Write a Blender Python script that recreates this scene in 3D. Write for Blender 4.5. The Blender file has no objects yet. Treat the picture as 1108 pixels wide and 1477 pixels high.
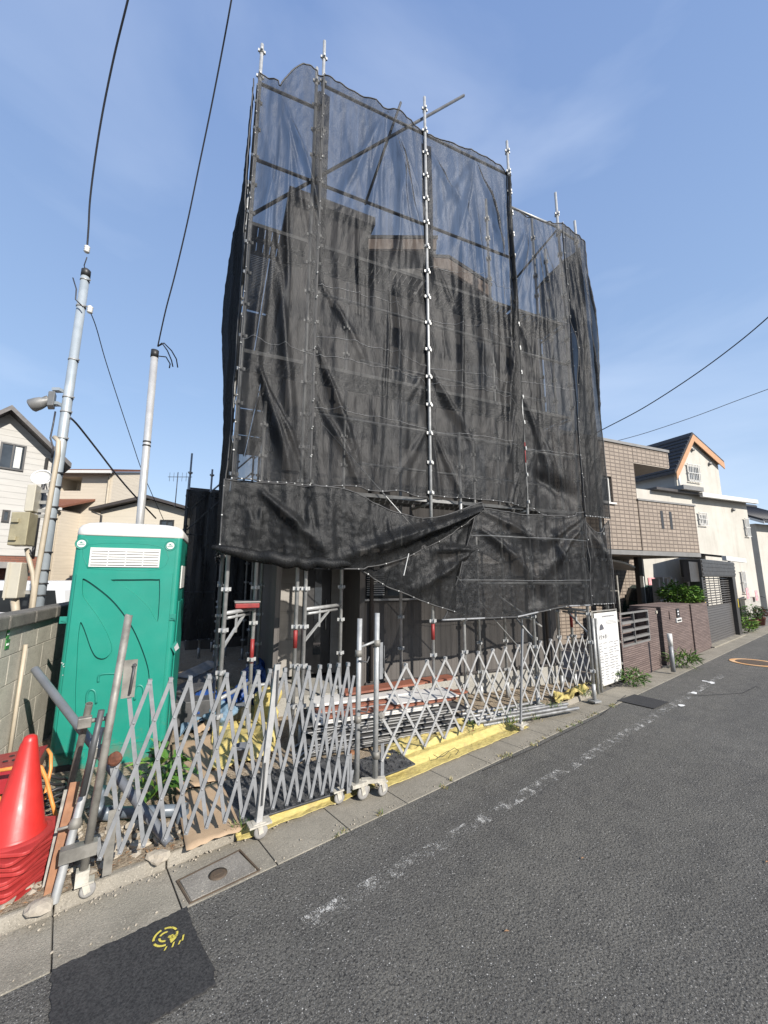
import bpy, bmesh, math, random
from mathutils import Vector, Matrix, noise
random.seed(7)
SC = bpy.context.scene
COL = SC.collection
rad = math.radians
PI = math.pi

# ------------------------------------------------------------------ measured camera (a hand-held wide phone camera)
CF, CT, CR, CH = 570.0, rad(9.25), rad(-0.2), 2.0
def ray(px, py):
    X = px-554; Y = py-738.5
    a = (X*math.cos(CR)+Y*math.sin(CR))/CF; b = -(-X*math.sin(CR)+Y*math.cos(CR))/CF
    return Vector((a, math.cos(CT)-b*math.sin(CT), math.sin(CT)+b*math.cos(CT)))
def G(px, py, z=0.0):                      # survey: point on a level
    r = ray(px, py); k = (z-CH)/r.z; return Vector((r.x*k, r.y*k, z))
def D(px, py, y):                          # survey: point at a distance
    r = ray(px, py); k = y/r.y; return Vector((r.x*k, y, CH+r.z*k))

# ------------------------------------------------------------------ frames
class Frame:
    def __init__(s, o, az):
        s.o = Vector((o[0], o[1], 0)); s.az = az
        s.u = Vector((math.sin(az), math.cos(az), 0)); s.v = Vector((-s.u.y, s.u.x, 0))
    def p(s, a, b, z): return s.o + s.u*a + s.v*b + Vector((0, 0, z))
    def at(s, px, py, off=0.0):            # survey: (along, height) on the plane at that offset
        r = ray(px, py); P = s.o + s.v*off; n = s.v
        k = (P.x*n.x+P.y*n.y)/(r.x*n.x+r.y*n.y)
        w = Vector((r.x*k, r.y*k, CH+r.z*k)); return ((w-s.o).dot(s.u), w.z)
    @property
    def rot(s): return PI/2 - s.az
AZ = rad(67.4)
FH = Frame((0.6815, 5.61), AZ)             # front scaffold plane of the building site
FQ = Frame((7.5, 11.5), AZ)                # brown tiled house
FC = Frame((12.3, 16.5), AZ)               # cream house
FT = Frame((-3.35, 4.29), AZ)              # toilet
AS = rad(51.36)
FS = Frame((0, 0), AS)                     # street: a along, b towards the site
FW = Frame((-3.67, 4.16), AZ)              # block wall runs along v from here

# ------------------------------------------------------------------ mesh builder
MW = {}
class MB:
    def __init__(s): s.v = []; s.f = []; s.m = []; s.sm = []
    def add(s, vs, fs, mi=0, smooth=False):
        b = len(s.v); s.v += [Vector(x) for x in vs]
        for f in fs: s.f.append([i+b for i in f]); s.m.append(mi); s.sm.append(smooth)
        return s
    def hexa(s, P, mi=0):                   # 8 points: bottom 4 ccw, top 4 ccw
        return s.add(P, [(3,2,1,0),(4,5,6,7),(0,1,5,4),(1,2,6,5),(2,3,7,6),(3,0,4,7)], mi)
    def fbox(s, F, a0, a1, b0, b1, z0, z1, mi=0):
        if a0 > a1: a0, a1 = a1, a0
        if b0 > b1: b0, b1 = b1, b0
        if z0 > z1: z0, z1 = z1, z0
        return s.hexa([F.p(a0,b0,z0),F.p(a1,b0,z0),F.p(a1,b1,z0),F.p(a0,b1,z0),F.p(a0,b0,z1),F.p(a1,b0,z1),F.p(a1,b1,z1),F.p(a0,b1,z1)], mi)
    def beam(s, p, q, w, h, up=(0,0,1), mi=0):   # rectangular bar p->q, w across, h along up
        p = Vector(p); q = Vector(q); d = (q-p).normalized(); up = Vector(up)
        if abs(d.dot(up)) > .99: up = Vector((1,0,0))
        x = d.cross(up).normalized()*w/2; y = x.cross(d).normalized()*h/2
        return s.hexa([p-x-y,p+x-y,q+x-y,q-x-y,p-x+y,p+x+y,q+x+y,q-x+y], mi)
    def tube(s, pts, r, n=8, mi=0, caps=True, smooth=True):
        pts = [Vector(p) for p in pts]; N = len(pts)
        rs = r if isinstance(r, (list, tuple)) else [r]*N
        b = len(s.v); prev = None
        for i, p in enumerate(pts):
            t = (pts[min(i+1,N-1)]-pts[max(i-1,0)]).normalized()
            if prev is None:
                x = t.orthogonal().normalized()
            else:
                x = (prev-t*prev.dot(t)).normalized()
            prev = x; y = t.cross(x)
            for k in range(n):
                a = 2*PI*k/n; s.v.append(p+(x*math.cos(a)+y*math.sin(a))*rs[i])
        for i in range(N-1):
            for k in range(n):
                k2 = (k+1) % n
                s.f.append([b+i*n+k, b+i*n+k2, b+(i+1)*n+k2, b+(i+1)*n+k]); s.m.append(mi); s.sm.append(smooth)
        if caps:
            s.f.append([b+k for k in range(n)][::-1]); s.m.append(mi); s.sm.append(False)
            s.f.append([b+(N-1)*n+k for k in range(n)]); s.m.append(mi); s.sm.append(False)
        return s
    def pipe(s, pts, ro, ri, n=20, mi=0, mi2=None):  # straight hollow pipe
        p, q = Vector(pts[0]), Vector(pts[-1]); s.tube([p, q], ro, n, mi, caps=False)
        s.tube([q, p], ri, n, mi if mi2 is None else mi2, caps=False)
        for e, sg in ((p, -1), (q, 1)):
            t = (q-p).normalized(); x = t.orthogonal().normalized(); y = t.cross(x); b = len(s.v)
            for k in range(n):
                a = 2*PI*k/n; d = x*math.cos(a)+y*math.sin(a); s.v += [e+d*ro, e+d*ri]
            for k in range(n):
                k2 = (k+1) % n; s.f.append([b+2*k, b+2*k2, b+2*k2+1, b+2*k+1]); s.m.append(mi); s.sm.append(False)
        return s
    def lathe(s, c, prof, n=24, axis=(0,0,1), mi=0, smooth=True):
        c = Vector(c); t = Vector(axis).normalized(); x = t.orthogonal().normalized(); y = t.cross(x); b = len(s.v)
        for (r, h) in prof:
            for k in range(n):
                a = 2*PI*k/n; s.v.append(c+t*h+(x*math.cos(a)+y*math.sin(a))*r)
        for i in range(len(prof)-1):
            for k in range(n):
                k2 = (k+1) % n
                s.f.append([b+i*n+k, b+i*n+k2, b+(i+1)*n+k2, b+(i+1)*n+k]); s.m.append(mi); s.sm.append(smooth)
        return s
    def disc(s, c, r, axis, th=.004, n=20, mi=0):
        return s.lathe(c, [(0.0001,0),(r,0),(r,th),(0.0001,th)], n, axis, mi, False)
    def poly(s, pts, mi=0): return s.add(pts, [tuple(range(len(pts)))], mi)
    def prism(s, pts, d, mi=0):             # polygon extruded by vector d
        d = Vector(d); n = len(pts); P = [Vector(p) for p in pts]
        fs = [tuple(range(n))[::-1], tuple(range(n, 2*n))] + [(i, (i+1) % n, n+(i+1) % n, n+i) for i in range(n)]
        return s.add(P+[p+d for p in P], fs, mi)
    def grid(s, fn, nu, nv, mi=0, smooth=True):
        b = len(s.v)
        for j in range(nv+1):
            for i in range(nu+1): s.v.append(Vector(fn(i/nu, j/nv)))
        for j in range(nv):
            for i in range(nu):
                q = b+j*(nu+1)+i; s.f.append([q, q+1, q+nu+2, q+nu+1]); s.m.append(mi); s.sm.append(smooth)
        return s
    def blob(s, c, r, seed=0, amp=.25, n=2, mi=0, sq=(1,1,1), smooth=False):
        bm = bmesh.new(); bmesh.ops.create_icosphere(bm, subdivisions=n, radius=1)
        o = Vector((seed*3.7, seed*1.3, seed*9.1)); c = Vector(c)
        bm.verts.ensure_lookup_table(); vs = []
        for v in bm.verts:
            k = 1+amp*noise.noise(v.co*1.3+o)*1.6
            vs.append(c+Vector((v.co.x*sq[0], v.co.y*sq[1], v.co.z*sq[2]))*r*k)
        fs = [[v.index for v in f.verts] for f in bm.faces]; bm.free()
        return s.add(vs, fs, mi, smooth)
    def leaf(s, p, d, up, L, W, mi=0):      # two folded faces
        d = Vector(d).normalized(); x = d.cross(Vector(up)).normalized(); n = x.cross(d)
        p = Vector(p); m = p+d*L*.5; q = p+d*L-n*L*.12
        return s.add([p, m+x*W/2+n*W*.15, q, m-x*W/2+n*W*.15], [(0,1,2),(0,2,3)], mi, False)
    def build(s, name, mats, parent=None, loc=None, rot=0.0, bevel=0, seg=2, smooth=None):
        if parent is not None: M = MW[parent.name]
        else:
            if loc is None:
                zs = min(v.z for v in s.v); xs = [v.x for v in s.v]; ys = [v.y for v in s.v]
                loc = ((min(xs)+max(xs))/2, (min(ys)+max(ys))/2, zs)
            M = Matrix.Translation(Vector(loc)) @ Matrix.Rotation(rot, 4, 'Z')
        I = M.inverted(); me = bpy.data.meshes.new(name)
        me.from_pydata([I @ v for v in s.v], [], s.f)
        if not isinstance(mats, (list, tuple)): mats = [mats]
        for m in mats: me.materials.append(m)
        me.polygons.foreach_set('material_index', s.m)
        me.polygons.foreach_set('use_smooth', s.sm if smooth is None else [smooth]*len(s.f))
        me.update(); o = bpy.data.objects.new(name, me); COL.objects.link(o)
        if parent is not None: o.parent = parent
        else: o.location = loc; o.rotation_euler = (0, 0, rot)
        MW[o.name] = M
        if bevel:
            md = o.modifiers.new('Bevel', 'BEVEL'); md.width = bevel; md.segments = seg; md.limit_method = 'ANGLE'; md.angle_limit = rad(40)
        return o
def tag(o, label, cat, group=None):
    o['label'] = label; o['category'] = cat
    if group: o['group'] = group
    return o
def kind(o, k): o['kind'] = k; return o
def thing(name, label, cat, loc, rot=0.0, group=None):
    o = bpy.data.objects.new(name, None); COL.objects.link(o); o.location = loc; o.rotation_euler = (0, 0, rot)
    o.empty_display_size = .1
    MW[o.name] = Matrix.Translation(Vector(loc)) @ Matrix.Rotation(rot, 4, 'Z'); return tag(o, label, cat, group)
def copy_tree(o, parent=None):
    c = o.copy(); COL.objects.link(c)
    if parent is not None: c.parent = parent
    MW[c.name] = MW.get(o.name, Matrix())
    for ch in list(o.children): copy_tree(ch, c)
    return c
def text_faces(mb, body, F, a, b, z, size, mi=0, lean=0.0, flip=False, thick=.002):
    """letters as mesh on a wall of frame F: starts at along a, offset b, base height z"""
    cu = bpy.data.curves.new('t', 'FONT'); cu.body = body; cu.size = size; cu.extrude = thick; cu.resolution_u = 3
    o = bpy.data.objects.new('t', cu); COL.objects.link(o)
    dg = bpy.context.evaluated_depsgraph_get(); me = o.evaluated_get(dg).to_mesh()
    vs = [F.p(a+v.co.x, b-v.co.z, z+v.co.y) for v in me.vertices]; fs = [list(p.vertices) for p in me.polygons]
    o.evaluated_get(dg).to_mesh_clear(); bpy.data.objects.remove(o); bpy.data.curves.remove(cu)
    mb.add(vs, fs, mi); return mb

# ------------------------------------------------------------------ materials
class NT:
    def __init__(s, name):
        s.m = bpy.data.materials.new(name); s.m.use_nodes = True; s.t = s.m.node_tree; s.n = s.t.nodes
        s.b = s.n['Principled BSDF']; s.out = s.n['Material Output']
        s.co = s.n.new('ShaderNodeTexCoord')
    def link(s, a, b): s.t.links.new(a, b)
    def new(s, t, **k):
        n = s.n.new(t)
        for a, v in k.items(): setattr(n, a, v)
        return n
    def mapped(s, scale=(1,1,1)):
        mp = s.new('ShaderNodeMapping'); mp.inputs['Scale'].default_value = scale; s.link(s.co.outputs['Object'], mp.inputs['Vector']); return mp.outputs[0]
    def noise(s, sc, det=4, vec=None, rough=.55, dist=0):
        n = s.new('ShaderNodeTexNoise'); n.inputs['Scale'].default_value = sc; n.inputs['Detail'].default_value = det; n.inputs['Roughness'].default_value = rough; n.inputs['Distortion'].default_value = dist
        s.link(vec if vec is not None else s.co.outputs['Object'], n.inputs['Vector']); return n.outputs['Fac']
    def vor(s, sc, out='Distance', vec=None):
        n = s.new('ShaderNodeTexVoronoi'); n.inputs['Scale'].default_value = sc
        s.link(vec if vec is not None else s.co.outputs['Object'], n.inputs['Vector']); return n.outputs[out]
    def ramp(s, fac, stops):
        r = s.new('ShaderNodeValToRGB'); e = r.color_ramp.elements
        while len(e) < len(stops): e.new(.5)
        for i, (p, c) in enumerate(stops):
            e[i].position = p; e[i].color = (c[0], c[1], c[2], 1) if isinstance(c, (tuple, list)) else (c, c, c, 1)
        s.link(fac, r.inputs[0]); return r.outputs[0]
    def mix(s, fac, a, b, mode='MIX'):
        n = s.new('ShaderNodeMix', data_type='RGBA', blend_type=mode)
        for sock, v in ((n.inputs[0], fac), (n.inputs[6], a), (n.inputs[7], b)):
            if isinstance(v, (int, float)): sock.default_value = v
            elif isinstance(v, (tuple, list)): sock.default_value = (v[0], v[1], v[2], 1)
            else: s.link(v, sock)
        return n.outputs[2]
    def math(s, op, a, b=0.0, c=0.0):
        n = s.new('ShaderNodeMath', operation=op)
        for i, v in enumerate((a, b, c)):
            if isinstance(v, (int, float)): n.inputs[i].default_value = v
            else: s.link(v, n.inputs[i])
        return n.outputs[0]
    def wallco(s):                          # (x+y, z) of the object's own axes
        sp = s.new('ShaderNodeSeparateXYZ'); s.link(s.co.outputs['Object'], sp.inputs[0])
        h = s.math('ADD', sp.outputs[0], sp.outputs[1]); cb = s.new('ShaderNodeCombineXYZ'); s.link(h, cb.inputs[0]); s.link(sp.outputs[2], cb.inputs[1])
        return h, sp.outputs[2], cb.outputs[0]
    def bump(s, h, st=.3, dist=.01):
        n = s.new('ShaderNodeBump'); n.inputs['Strength'].default_value = st; n.inputs['Distance'].default_value = dist
        s.link(h, n.inputs['Height'])
        if s.b.inputs['Normal'].links: s.link(s.b.inputs['Normal'].links[0].from_socket, n.inputs['Normal'])
        s.link(n.outputs[0], s.b.inputs['Normal'])
    def base(s, c):
        if isinstance(c, (tuple, list)): s.b.inputs['Base Color'].default_value = (c[0], c[1], c[2], 1)
        else: s.link(c, s.b.inputs['Base Color'])
    def set(s, rough=None, metal=None, spec=None):
        for k, v in (('Roughness', rough), ('Metallic', metal), ('Specular IOR Level', spec)):
            if v is None: continue
            if isinstance(v, (int, float)): s.b.inputs[k].default_value = v
            else: s.link(v, s.b.inputs[k])
        return s
def mul(c, k): return tuple(x*k for x in c)
def M(name, c, c2=None, sc=6, rough=.6, metal=0, bump=0, bsc=40, bd=.004, spec=.5, dirt=0, dsc=1.6, det=5):
    t = NT(name); c2 = c2 or mul(c, .75)
    f = t.ramp(t.noise(sc, det), [(.3, 0.0), (.7, 1.0)]); col = t.mix(f, c, c2)
    if dirt:
        d = t.ramp(t.noise(dsc, 8, rough=.7), [(.48, 0.0), (.72, dirt)]); col = t.mix(d, col, mul(c, .35))
    t.base(col); rr = t.ramp(t.noise(sc*2.3, 3), [(.2, max(rough-.1, .02)), (.8, min(rough+.1, 1))]); t.set(rr, metal, spec)
    if bump: t.bump(t.noise(bsc, 5), bump, bd)
    return t.m
mt = {}
def asphalt():
    t = NT('asphalt'); big = t.noise(.5, 6, rough=.65); mid = t.noise(5, 6, rough=.75); fine = t.noise(60, 4, rough=.85); f2 = t.noise(130, 2, rough=.8)
    band = t.noise(1.0, 4, t.mapped((.12, 1.5, 1)), .6)
    c = t.mix(t.ramp(big, [(.32, 0.0), (.66, 1.0)]), (.104,.099,.087), (.142,.135,.119))
    c = t.mix(t.ramp(band, [(.42, 0.0), (.66, .5)]), c, (.072,.070,.066))
    c = t.mix(t.ramp(mid, [(.35, .55), (.55, 0.0)]), c, (.055,.053,.050))
    c = t.mix(t.ramp(fine, [(.40, .95), (.51, 0.0)]), c, (.014,.014,.014))
    c = t.mix(t.ramp(f2, [(.55, 0.0), (.66, .75)]), c, (.26,.252,.232))
    for scl, d0, th in ((95, .30, .92), (48, .17, .965)):
        v = t.new('ShaderNodeTexVoronoi'); v.inputs['Scale'].default_value = scl; t.link(t.co.outputs['Object'], v.inputs['Vector'])
        pick = t.new('ShaderNodeSeparateColor'); t.link(v.outputs['Color'], pick.inputs[0])
        sp = t.math('MULTIPLY', t.math('LESS_THAN', v.outputs['Distance'], d0), t.math('GREATER_THAN', pick.outputs[0], th))
        c = t.mix(sp, c, (.34,.33,.31) if scl == 95 else (.5,.49,.46))
    t.base(c); t.set(.85, 0, .3); t.bump(fine, 1.0, .010); t.bump(t.vor(70), .7, .006); return t.m
mt['asphalt'] = asphalt()
def patch():
    t = NT('new_asphalt'); f = t.noise(70, 4, rough=.85); d_ = t.noise(4, 7, rough=.7)
    c_ = t.mix(t.ramp(f, [(.36, 0.0), (.66, 1.0)]), (.010,.010,.011), (.052,.051,.050)); t.base(t.mix(t.ramp(d_, [(.5, 0.0), (.75, .22)]), c_, (.09,.086,.08))); t.set(.8, 0, .35); t.bump(f, .8, .005); return t.m
mt['patch'] = patch()
def concrete(name, c, c2, dark=.5, sc=3, speck=True):
    t = NT(name); n1 = t.noise(sc, 8, rough=.7); col = t.mix(t.ramp(n1, [(.32, 0.0), (.68, 1.0)]), c, c2)
    col = t.mix(t.ramp(t.noise(sc*.45, 7, rough=.7), [(.48, 0.0), (.72, dark)]), col, mul(c, .4))
    mid = t.noise(24, 6, rough=.8); col = t.mix(t.ramp(mid, [(.33, .5), (.5, 0.0)]), col, mul(c, .5))
    fine = t.noise(95, 3, rough=.85); col = t.mix(t.ramp(fine, [(.36, .6), (.5, 0.0)]), col, mul(c, .45))
    if speck: col = t.mix(t.ramp(t.noise(120, 2), [(.6, 0.0), (.68, .55)]), col, mul(c, 1.55))
    t.base(col); t.set(.9, 0, .25); t.bump(fine, .6, .005); t.bump(mid, .5, .008); t.bump(n1, .3, .01); return t.m
mt['gutter'] = concrete('gutter_concrete', (.30,.272,.22), (.215,.196,.158), .55)
mt['kerb'] = concrete('kerb_concrete', (.31,.28,.23), (.22,.20,.165), .55)
mt['found'] = concrete('foundation', (.36,.345,.31), (.28,.27,.24), .25, 2)
mt['block'] = concrete('old_block', (.52,.485,.40), (.36,.335,.28), .75, 1.6)
mt['cap'] = concrete('wall_cap', (.19,.175,.15), (.09,.085,.075), .7, 4)
mt['lid'] = concrete('drain_lid', (.27,.25,.215), (.18,.165,.145), .5, 6)
mt['fencec'] = concrete('fence_concrete', (.42,.4,.36), (.3,.29,.26), .5, 2)
def dirt():
    t = NT('dirt'); n = t.noise(5, 8, rough=.7); c = t.mix(t.ramp(n, [(.3, 0.0), (.7, 1.0)]), (.30,.235,.16), (.42,.35,.26))
    c = t.mix(t.ramp(t.noise(40, 5, rough=.7), [(.4, .8), (.6, 0.0)]), c, (.15,.115,.08))
    c = t.mix(t.ramp(t.vor(45), [(.12, .6), (.2, 0.0)]), c, (.52,.46,.37)); t.base(c); t.set(.95, 0, .2)
    t.bump(t.noise(45, 6, rough=.75), .9, .02); return t.m
mt['dirt'] = dirt()
mt['farground'] = concrete('yard_ground', (.2,.19,.17), (.14,.13,.12), .4, .6)
mt['pave'] = concrete('entry_paving', (.34,.29,.24), (.27,.23,.195), .3, 4)
mt['rock'] = M('rubble_stone', (.42,.37,.29), (.25,.215,.17), 9, .95, bump=.6, bsc=30, bd=.01)
def paint(name, c, wear=.5, sc=7):
    t = NT(name); n = t.noise(sc, 8, rough=.8); g = t.noise(110, 3, rough=.8)
    a = t.ramp(t.math('ADD', t.math('MULTIPLY', n, .7), t.math('MULTIPLY', g, .42)), [(wear, 0.0), (wear+.06, 1.0)])
    tr = t.new('ShaderNodeBsdfTransparent'); mx = t.new('ShaderNodeMixShader'); t.link(a, mx.inputs[0]); t.link(tr.outputs[0], mx.inputs[1]); t.link(t.b.outputs[0], mx.inputs[2]); t.link(mx.outputs[0], t.out.inputs[0])
    t.base(c); t.set(.8); return t.m
mt['roadline'] = paint('worn_white_paint', (.47,.46,.43), .588)
mt['roadline2'] = paint('white_paint_chip', (.72,.72,.70), .46)
mt['spray'] = paint('yellow_spray', (.50,.42,.07), .47, 12)
mt['galv'] = M('galvanised_steel', (.40,.40,.39), (.27,.275,.27), 14, .5, .35, bump=.08, bsc=60)
mt['galvd'] = M('aged_steel', (.27,.255,.225), (.17,.16,.14), 10, .6, .35, bump=.15, bsc=70, dirt=.6, dsc=5)
mt['galvpole'] = M('pole_zinc', (.36,.40,.43), (.26,.30,.33), 3.5, .48, .2, bump=.03, bsc=20)
mt['silver'] = M('silver_pole', (.52,.52,.51), (.43,.43,.43), 6, .36, .35)
mt['alu'] = M('grey_aluminium', (.245,.25,.256), (.185,.19,.195), 12, .5, .15, dirt=.45, dsc=9)
mt['alul'] = M('pale_aluminium', (.40,.397,.385), (.31,.306,.297), 12, .45, .15, dirt=.35, dsc=9)
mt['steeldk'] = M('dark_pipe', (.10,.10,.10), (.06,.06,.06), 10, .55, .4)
mt['redp'] = M('red_marked_pipe', (.28,.025,.022), (.18,.02,.02), 20, .55, dirt=.4, dsc=14)
mt['rust'] = M('rusty_clamp', (.17,.06,.03), (.09,.035,.02), 30, .85, .1, bump=.5, bsc=80)
mt['deck'] = M('deck_plate', (.24,.24,.235), (.17,.17,.165), 9, .65, .35, dirt=.5, dsc=4)
mt['rubber'] = M('black_rubber', (.03,.03,.03), (.05,.05,.048), 20, .75)
mt['wheel'] = M('caster_wheel', (.30,.29,.27), (.2,.19,.18), 20, .7)
mt['caster'] = M('caster_fork', (.52,.49,.42), (.40,.37,.31), 20, .6, .2, dirt=.5, dsc=20)
mt['cone'] = M('cone_red', (.50,.026,.02), (.43,.022,.018), 5, .42, bump=.05, bsc=90, dirt=.22, dsc=5)
mt['conebase'] = M('cone_base_red', (.40,.034,.03), (.31,.028,.026), 6, .6, dirt=.5, dsc=7)
mt['orange'] = M('orange_pipe', (.66,.26,.06), (.55,.2,.045), 10, .45, dirt=.4, dsc=12)
mt['barred'] = M('red_plastic', (.30,.016,.022), (.24,.014,.02), 8, .35)
mt['white'] = M('white_plastic', (.60,.59,.56), (.54,.53,.50), 6, .45, dirt=.12, dsc=4)
mt['letter'] = M('white_letter', (.8,.79,.78), None, 6, .6)
mt['ink'] = M('printed_ink', (.05,.05,.06), (.09,.09,.10), 40, .7)
mt['ink2'] = M('pale_printed_ink', (.12,.12,.13), (.20,.20,.21), 40, .7)
mt['green'] = M('toilet_green', (.012,.215,.158), (.010,.195,.142), 3, .42, bump=.03, bsc=25, dirt=.06, dsc=2)
t_ = mt['green'].node_tree; b_ = t_.nodes['Principled BSDF']; c_ = t_.nodes.new('ShaderNodeTexCoord'); sp_ = t_.nodes.new('ShaderNodeSeparateXYZ'); t_.links.new(c_.outputs['Object'], sp_.inputs[0])
n_ = t_.nodes.new('ShaderNodeTexNoise'); n_.inputs['Scale'].default_value = 7; n_.inputs['Detail'].default_value = 8; n_.inputs['Roughness'].default_value = .75; t_.links.new(c_.outputs['Object'], n_.inputs['Vector'])
m_ = t_.nodes.new('ShaderNodeMath'); m_.operation = 'MULTIPLY_ADD'; m_.inputs[1].default_value = -.55; t_.links.new(sp_.outputs[2], m_.inputs[0]); t_.links.new(n_.outputs['Fac'], m_.inputs[2])
r_ = t_.nodes.new('ShaderNodeValToRGB'); r_.color_ramp.elements[0].position = .38; r_.color_ramp.elements[0].color = (0,0,0,1); r_.color_ramp.elements[1].position = .62; r_.color_ramp.elements[1].color = (.75,.75,.75,1); t_.links.new(m_.outputs[0], r_.inputs[0])
x_ = t_.nodes.new('ShaderNodeMix'); x_.data_type = 'RGBA'; x_.inputs[7].default_value = (.13,.12,.085,1); t_.links.new(r_.outputs[0], x_.inputs[0]); t_.links.new(b_.inputs['Base Color'].links[0].from_socket, x_.inputs[6]); t_.links.new(x_.outputs[2], b_.inputs['Base Color'])
mt['greend'] = M('toilet_green_frame', (.011,.185,.138), (.010,.168,.125), 3, .45, dirt=.1, dsc=3)
mt['pvc'] = M('grey_pvc', (.135,.143,.155), (.11,.118,.13), 5, .35, dirt=.3, dsc=6)
mt['pvcd'] = M('dark_pvc', (.13,.155,.18), (.10,.12,.14), 6, .4, dirt=.4, dsc=6)
mt['wood'] = M('sawn_timber', (.27,.125,.06), (.19,.085,.04), 18, .75, bump=.15, bsc=60)
mt['boardred'] = M('red_brown_board', (.26,.095,.055), (.19,.07,.045), 6, .6, dirt=.3, dsc=5)
mt['boardwhite'] = M('white_board', (.58,.56,.52), (.46,.45,.43), 3, .65, dirt=.3, dsc=4)
mt['boardgrey'] = M('dark_board', (.075,.073,.072), (.04,.04,.04), 8, .6)
mt['pipepile'] = M('stacked_pipe', (.30,.30,.295), (.14,.14,.138), 9, .5, .5, dirt=.5, dsc=5)
mt['card'] = M('cardboard', (.40,.285,.18), (.33,.235,.15), 5, .9, dirt=.35, dsc=3)
mt['blue'] = M('blue_tarp', (.016,.06,.23), (.010,.038,.15), 7, .45, bump=.4, bsc=18, bd=.03)
mt['bluepale'] = M('washed_blue_cloth', (.16,.24,.31), (.10,.16,.22), 7, .8)
mt['wire'] = M('black_cable', (.02,.02,.025), (.03,.03,.035), 20, .5)
mt['beigepipe'] = M('beige_conduit', (.42,.36,.27), (.35,.30,.225), 6, .55, dirt=.2)
mt['boxw'] = M('ivory_box', (.50,.46,.37), (.43,.40,.32), 4, .5, dirt=.2)
mt['boxy'] = M('aged_ivory_box', (.34,.30,.19), (.27,.24,.155), 5, .55, dirt=.5, dsc=4)
mt['lampgrey'] = M('lamp_housing', (.22,.22,.215), (.16,.16,.155), 8, .55, .2, dirt=.4, dsc=6)
mt['glasslamp'] = M('lamp_glass', (.4,.41,.42), None, 5, .15)
mt['darkframe'] = M('black_frame', (.025,.024,.024), (.035,.034,.034), 10, .4)
mt['whiteframe'] = M('white_frame', (.58,.57,.54), (.52,.51,.48), 10, .45)
mt['curtain'] = M('curtain', (.55,.55,.52), (.42,.42,.40), 5, .9)
def glass(name, c=(.02,.024,.028)):
    t = NT(name); t.base(t.mix(t.ramp(t.noise(1.3, 3), [(.4, 0.0), (.65, 1.0)]), c, mul(c, 2.4))); t.set(.06, 0, .8); return t.m
mt['glass'] = glass('window_glass')
mt['carglass'] = glass('car_glass', (.012,.014,.015))
mt['carwhite'] = M('white_car_paint', (.58,.59,.60), (.56,.57,.58), 2, .2)
mt['cargreen'] = M('dark_green_car_paint', (.012,.03,.026), (.015,.036,.03), 2, .18)
mt['black'] = M('black_plastic', (.015,.015,.016), (.025,.025,.026), 10, .5)
mt['soffit'] = M('soffit_panel', (.36,.31,.26), (.31,.27,.23), 3, .8)
def siding(name, c, pitch, horiz, c2=None, groove=.06, rough=.7, bumpst=.6, var=.12, gdark=.45):
    t = NT(name); h, z, uv = t.wallco(); co = z if horiz else h
    q = t.math('DIVIDE', co, pitch); fr = t.math('FRACT', q); fl = t.math('FLOOR', q)
    wn = t.new('ShaderNodeTexWhiteNoise', noise_dimensions='1D'); t.link(fl, wn.inputs['W'])
    vec = t.new('ShaderNodeMapping'); vec.inputs['Scale'].default_value = (1, 1, 9) if horiz else (9, 9, .7)
    t.link(t.co.outputs['Object'], vec.inputs['Vector'])
    n = t.noise(1.2, 6, vec.outputs[0], .65)
    c2 = c2 or mul(c, .72); col = t.mix(t.ramp(n, [(.3, 0.0), (.7, 1.0)]), c, c2)
    col = t.mix(t.math('MULTIPLY', wn.outputs[0], var), col, mul(c, .35))
    gm = t.math('LESS_THAN', fr, groove); col = t.mix(t.math('MULTIPLY', gm, gdark), col, mul(c, .3)); t.base(col); t.set(rough, 0, .4)
    hh = t.math('MULTIPLY', t.math('SUBTRACT', 1.0, gm), 1.0)
    if horiz: hh = t.math('SUBTRACT', hh, t.math('MULTIPLY', fr, .6))
    t.bump(hh, bumpst, .012); t.bump(n, .2, .004); return t.m
mt['darkside'] = siding('dark_vertical_siding', (.115,.104,.095), .10, False, (.078,.071,.065), .07, .6)
mt['porch'] = siding('grey_porch_panel', (.30,.28,.25), .455, True, (.24,.223,.20), .012, .6, .4, .05)
mt['paleside'] = siding('white_lap_siding', (.62,.61,.585), .16, True, (.54,.53,.51), .1, .6)
mt['leftside'] = siding('pale_grey_siding', (.42,.405,.375), .20, True, (.36,.35,.325), .07, .65, .7, .10, .3)
mt['beigeside'] = siding('beige_siding', (.52,.46,.37), .155, True, (.46,.405,.325), .06, .75, .4, .06, .2)
mt['beigeside2'] = siding('pale_beige_render', (.54,.49,.40), .30, True, (.49,.445,.365), .03, .8, .25, .05, .15)
def tile(name, c, c2, mort, w, hgt, m=.012, off=0.0, bumpst=.7, dirt=.25):
    t = NT(name); h, z, uv = t.wallco(); b = t.new('ShaderNodeTexBrick'); t.link(uv, b.inputs['Vector'])
    b.offset = off; b.inputs['Scale'].default_value = 1; b.inputs['Brick Width'].default_value = w; b.inputs['Row Height'].default_value = hgt
    b.inputs['Mortar Size'].default_value = m; b.inputs['Mortar Smooth'].default_value = .25; b.inputs['Bias'].default_value = 0
    b.inputs['Color1'].default_value = (*c, 1); b.inputs['Color2'].default_value = (*c2, 1); b.inputs['Mortar'].default_value = (*mort, 1)
    n = t.noise(30, 5); col = t.mix(t.ramp(n, [(.35, 0.0), (.7, .3)]), b.outputs['Color'], mul(c, .5))
    col = t.mix(t.ramp(t.noise(.7, 6), [(.45, 0.0), (.8, dirt)]), col, mul(c, .45)); t.base(col); t.set(.65, 0, .4)
    t.bump(t.math('SUBTRACT', 1.0, b.outputs['Fac']), bumpst, .015); t.bump(n, .3, .006); return t.m
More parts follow.
